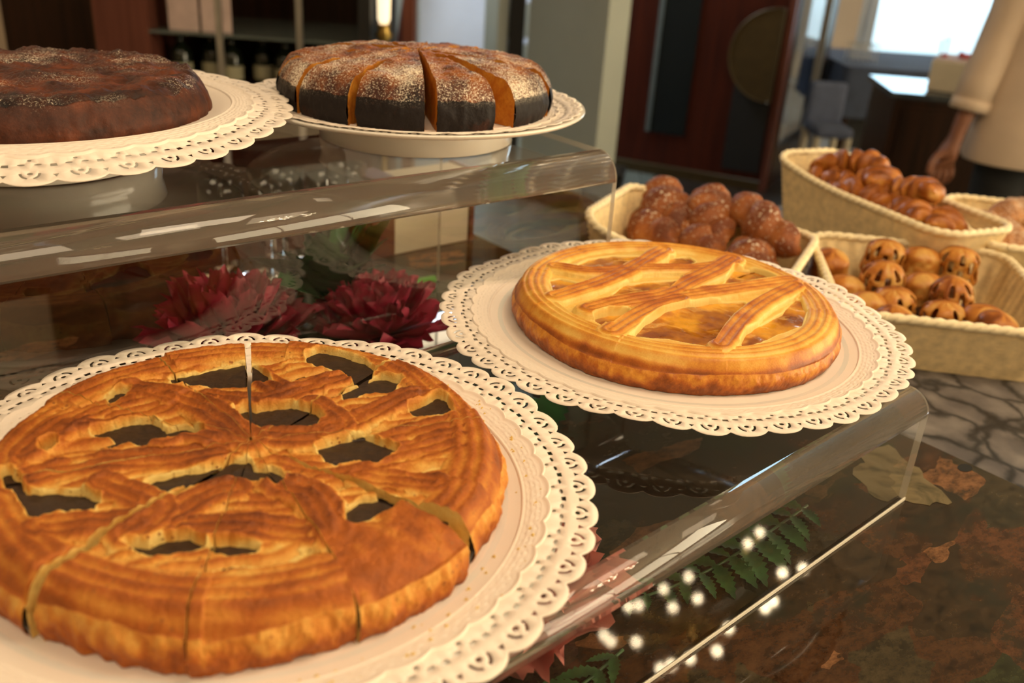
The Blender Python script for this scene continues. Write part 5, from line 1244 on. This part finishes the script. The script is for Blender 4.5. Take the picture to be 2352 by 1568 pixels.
edges = [(0,1),(1,2),(2,3),(3,4),(4,5),(5,6),(2,7),(7,8),(8,9),(9,10),(10,11),(11,12),(2,13),(13,14),(14,15),(15,16),(16,17),(0,18),(18,19),(19,20),(20,21),(0,22),(22,23),(23,24),(24,25)]
def fing(base, i0, sgn):
    global body, edges
    # four fingers of unequal length, slightly curled, and a thumb from the side of the palm
    bx_, by_, bz_ = base
    for k, (dx, L) in enumerate(((-.030, .066), (-.011, .076), (.009, .072), (.027, .056))):
        n0 = len(body)
        body += [(bx_ + dx, by_, bz_ - .012, .0095), (bx_ + dx * 1.08, by_ - .006, bz_ - .012 - L * .42, .0085), (bx_ + dx * 1.05, by_ + .003, bz_ - .012 - L * .74, .0078), (bx_ + dx, by_ + .014, bz_ - .012 - L, .0065)]
        edges += [(i0, n0), (n0, n0+1), (n0+1, n0+2), (n0+2, n0+3)]
    n0 = len(body)
    body += [(bx_ - .036 * sgn, by_ - .012, bz_ + .022, .012), (bx_ - .052 * sgn, by_ - .022, bz_ - .006, .0105), (bx_ - .054 * sgn, by_ - .026, bz_ - .034, .0085)]
    edges += [(i0 - 1, n0), (n0, n0+1), (n0+1, n0+2)]
fing((-.307, -.038, .662), 12, 1)
fing((.287, -.046, .688), 17, -1)
skin('body', body, edges, M['skin'], 0, 2)
MB().lathe([(.232, .675), (.238, .69), (.225, .80), (.195, .98), (.180, 1.14), (.186, 1.28), (.165, 1.38), (.095, 1.43), (.065, 1.46), (.060, 1.44), (.155, 1.36), (.17, 1.14), (.22, .69)], 40, 0, 0, 1, .68).build('jacket', M['coat'], pr, smooth=True)
for s in (-1, 1):
    pa = [(-.13, .01, 1.395), (-.165, .012, 1.36), (-.185, .018, 1.24), (-.197, .02, 1.12), (-.222, .010, 1.0), (-.245, -.003, .92), (-.262, -.012, .835)]
    MB().tube([(x * -s, y, z) for x, y, z in pa], [.055, .068, .066, .062, .060, .058, .057], 20).build('sleeve', M['coat'], pr, smooth=True)
    if s == -1: MB().tube([(-.258, -.011, .862), (-.263, -.013, .828)], [.060, .061], 20).build('cuff', M['coat'], pr, smooth=True)
skin('trousers', [(0, 0, .93, (.14, .12)), (-.095, 0, .82, .105), (-.10, 0, .48, .082), (-.10, .01, .10, .070), (.095, 0, .82, .105), (.10, 0, .48, .082), (.10, .01, .10, .070)], [(0,1),(1,2),(2,3),(0,4),(4,5),(5,6)], M['trousers'], 0, 2)
m = MB()
for k, z in enumerate((.80, .92, 1.04, 1.16)): m.lathe([(.0002, -.004), (.009, -.003), (.009, .002), (.0002, .004)], 12, -.05, z)
o = m.build('jacket_buttons', M['carton'], pr, smooth=True); o.rotation_euler = (PI / 2, 0, 0); o.location = (0, -.150, 0)
# face and hair
hd = MB(); hd.lathe([(.0002, 1.80), (.05, 1.79), (.083, 1.75), (.093, 1.69), (.090, 1.64), (.080, 1.60), (.070, 1.60), (.0002, 1.72)], 24, 0, .012, 1, 1.12); hd.build('hair', M['hair'], pr, smooth=True)
for s in (-1, 1):
    MB().lathe([(.0002, -.011), (.009, -.006), (.011, 0), (.009, .006), (.0002, .011)], 12, s * .031, -.092).build('eye', M['carton'], pr, smooth=True).location = (0, 0, 1.645)
    MB().lathe([(.0002, -.03), (.010, -.02), (.013, 0), (.010, .02), (.0002, .03)], 10, s * .084, 0, .6, 1.3).build('ear', M['skin'], pr, smooth=True).location = (0, 0, 1.635)
m = MB(); m.add([(-.014, -.098, 1.60), (.014, -.098, 1.60), (0, -.125, 1.603), (0, -.098, 1.655)], [(0, 1, 2), (1, 3, 2), (0, 2, 3)]); m.build('nose', M['skin'], pr, smooth=True)
MB().box(-.024, .024, -.100, -.092, 1.572, 1.580).build('mouth', M['red_dot'], pr, bevel=.002)
for s in (-1, 1): MB().box(s * .10 - .045, s * .10 + .045, -.20, .06, 0.0, .075).build('shoe', M['black'], pr, bevel=.02)
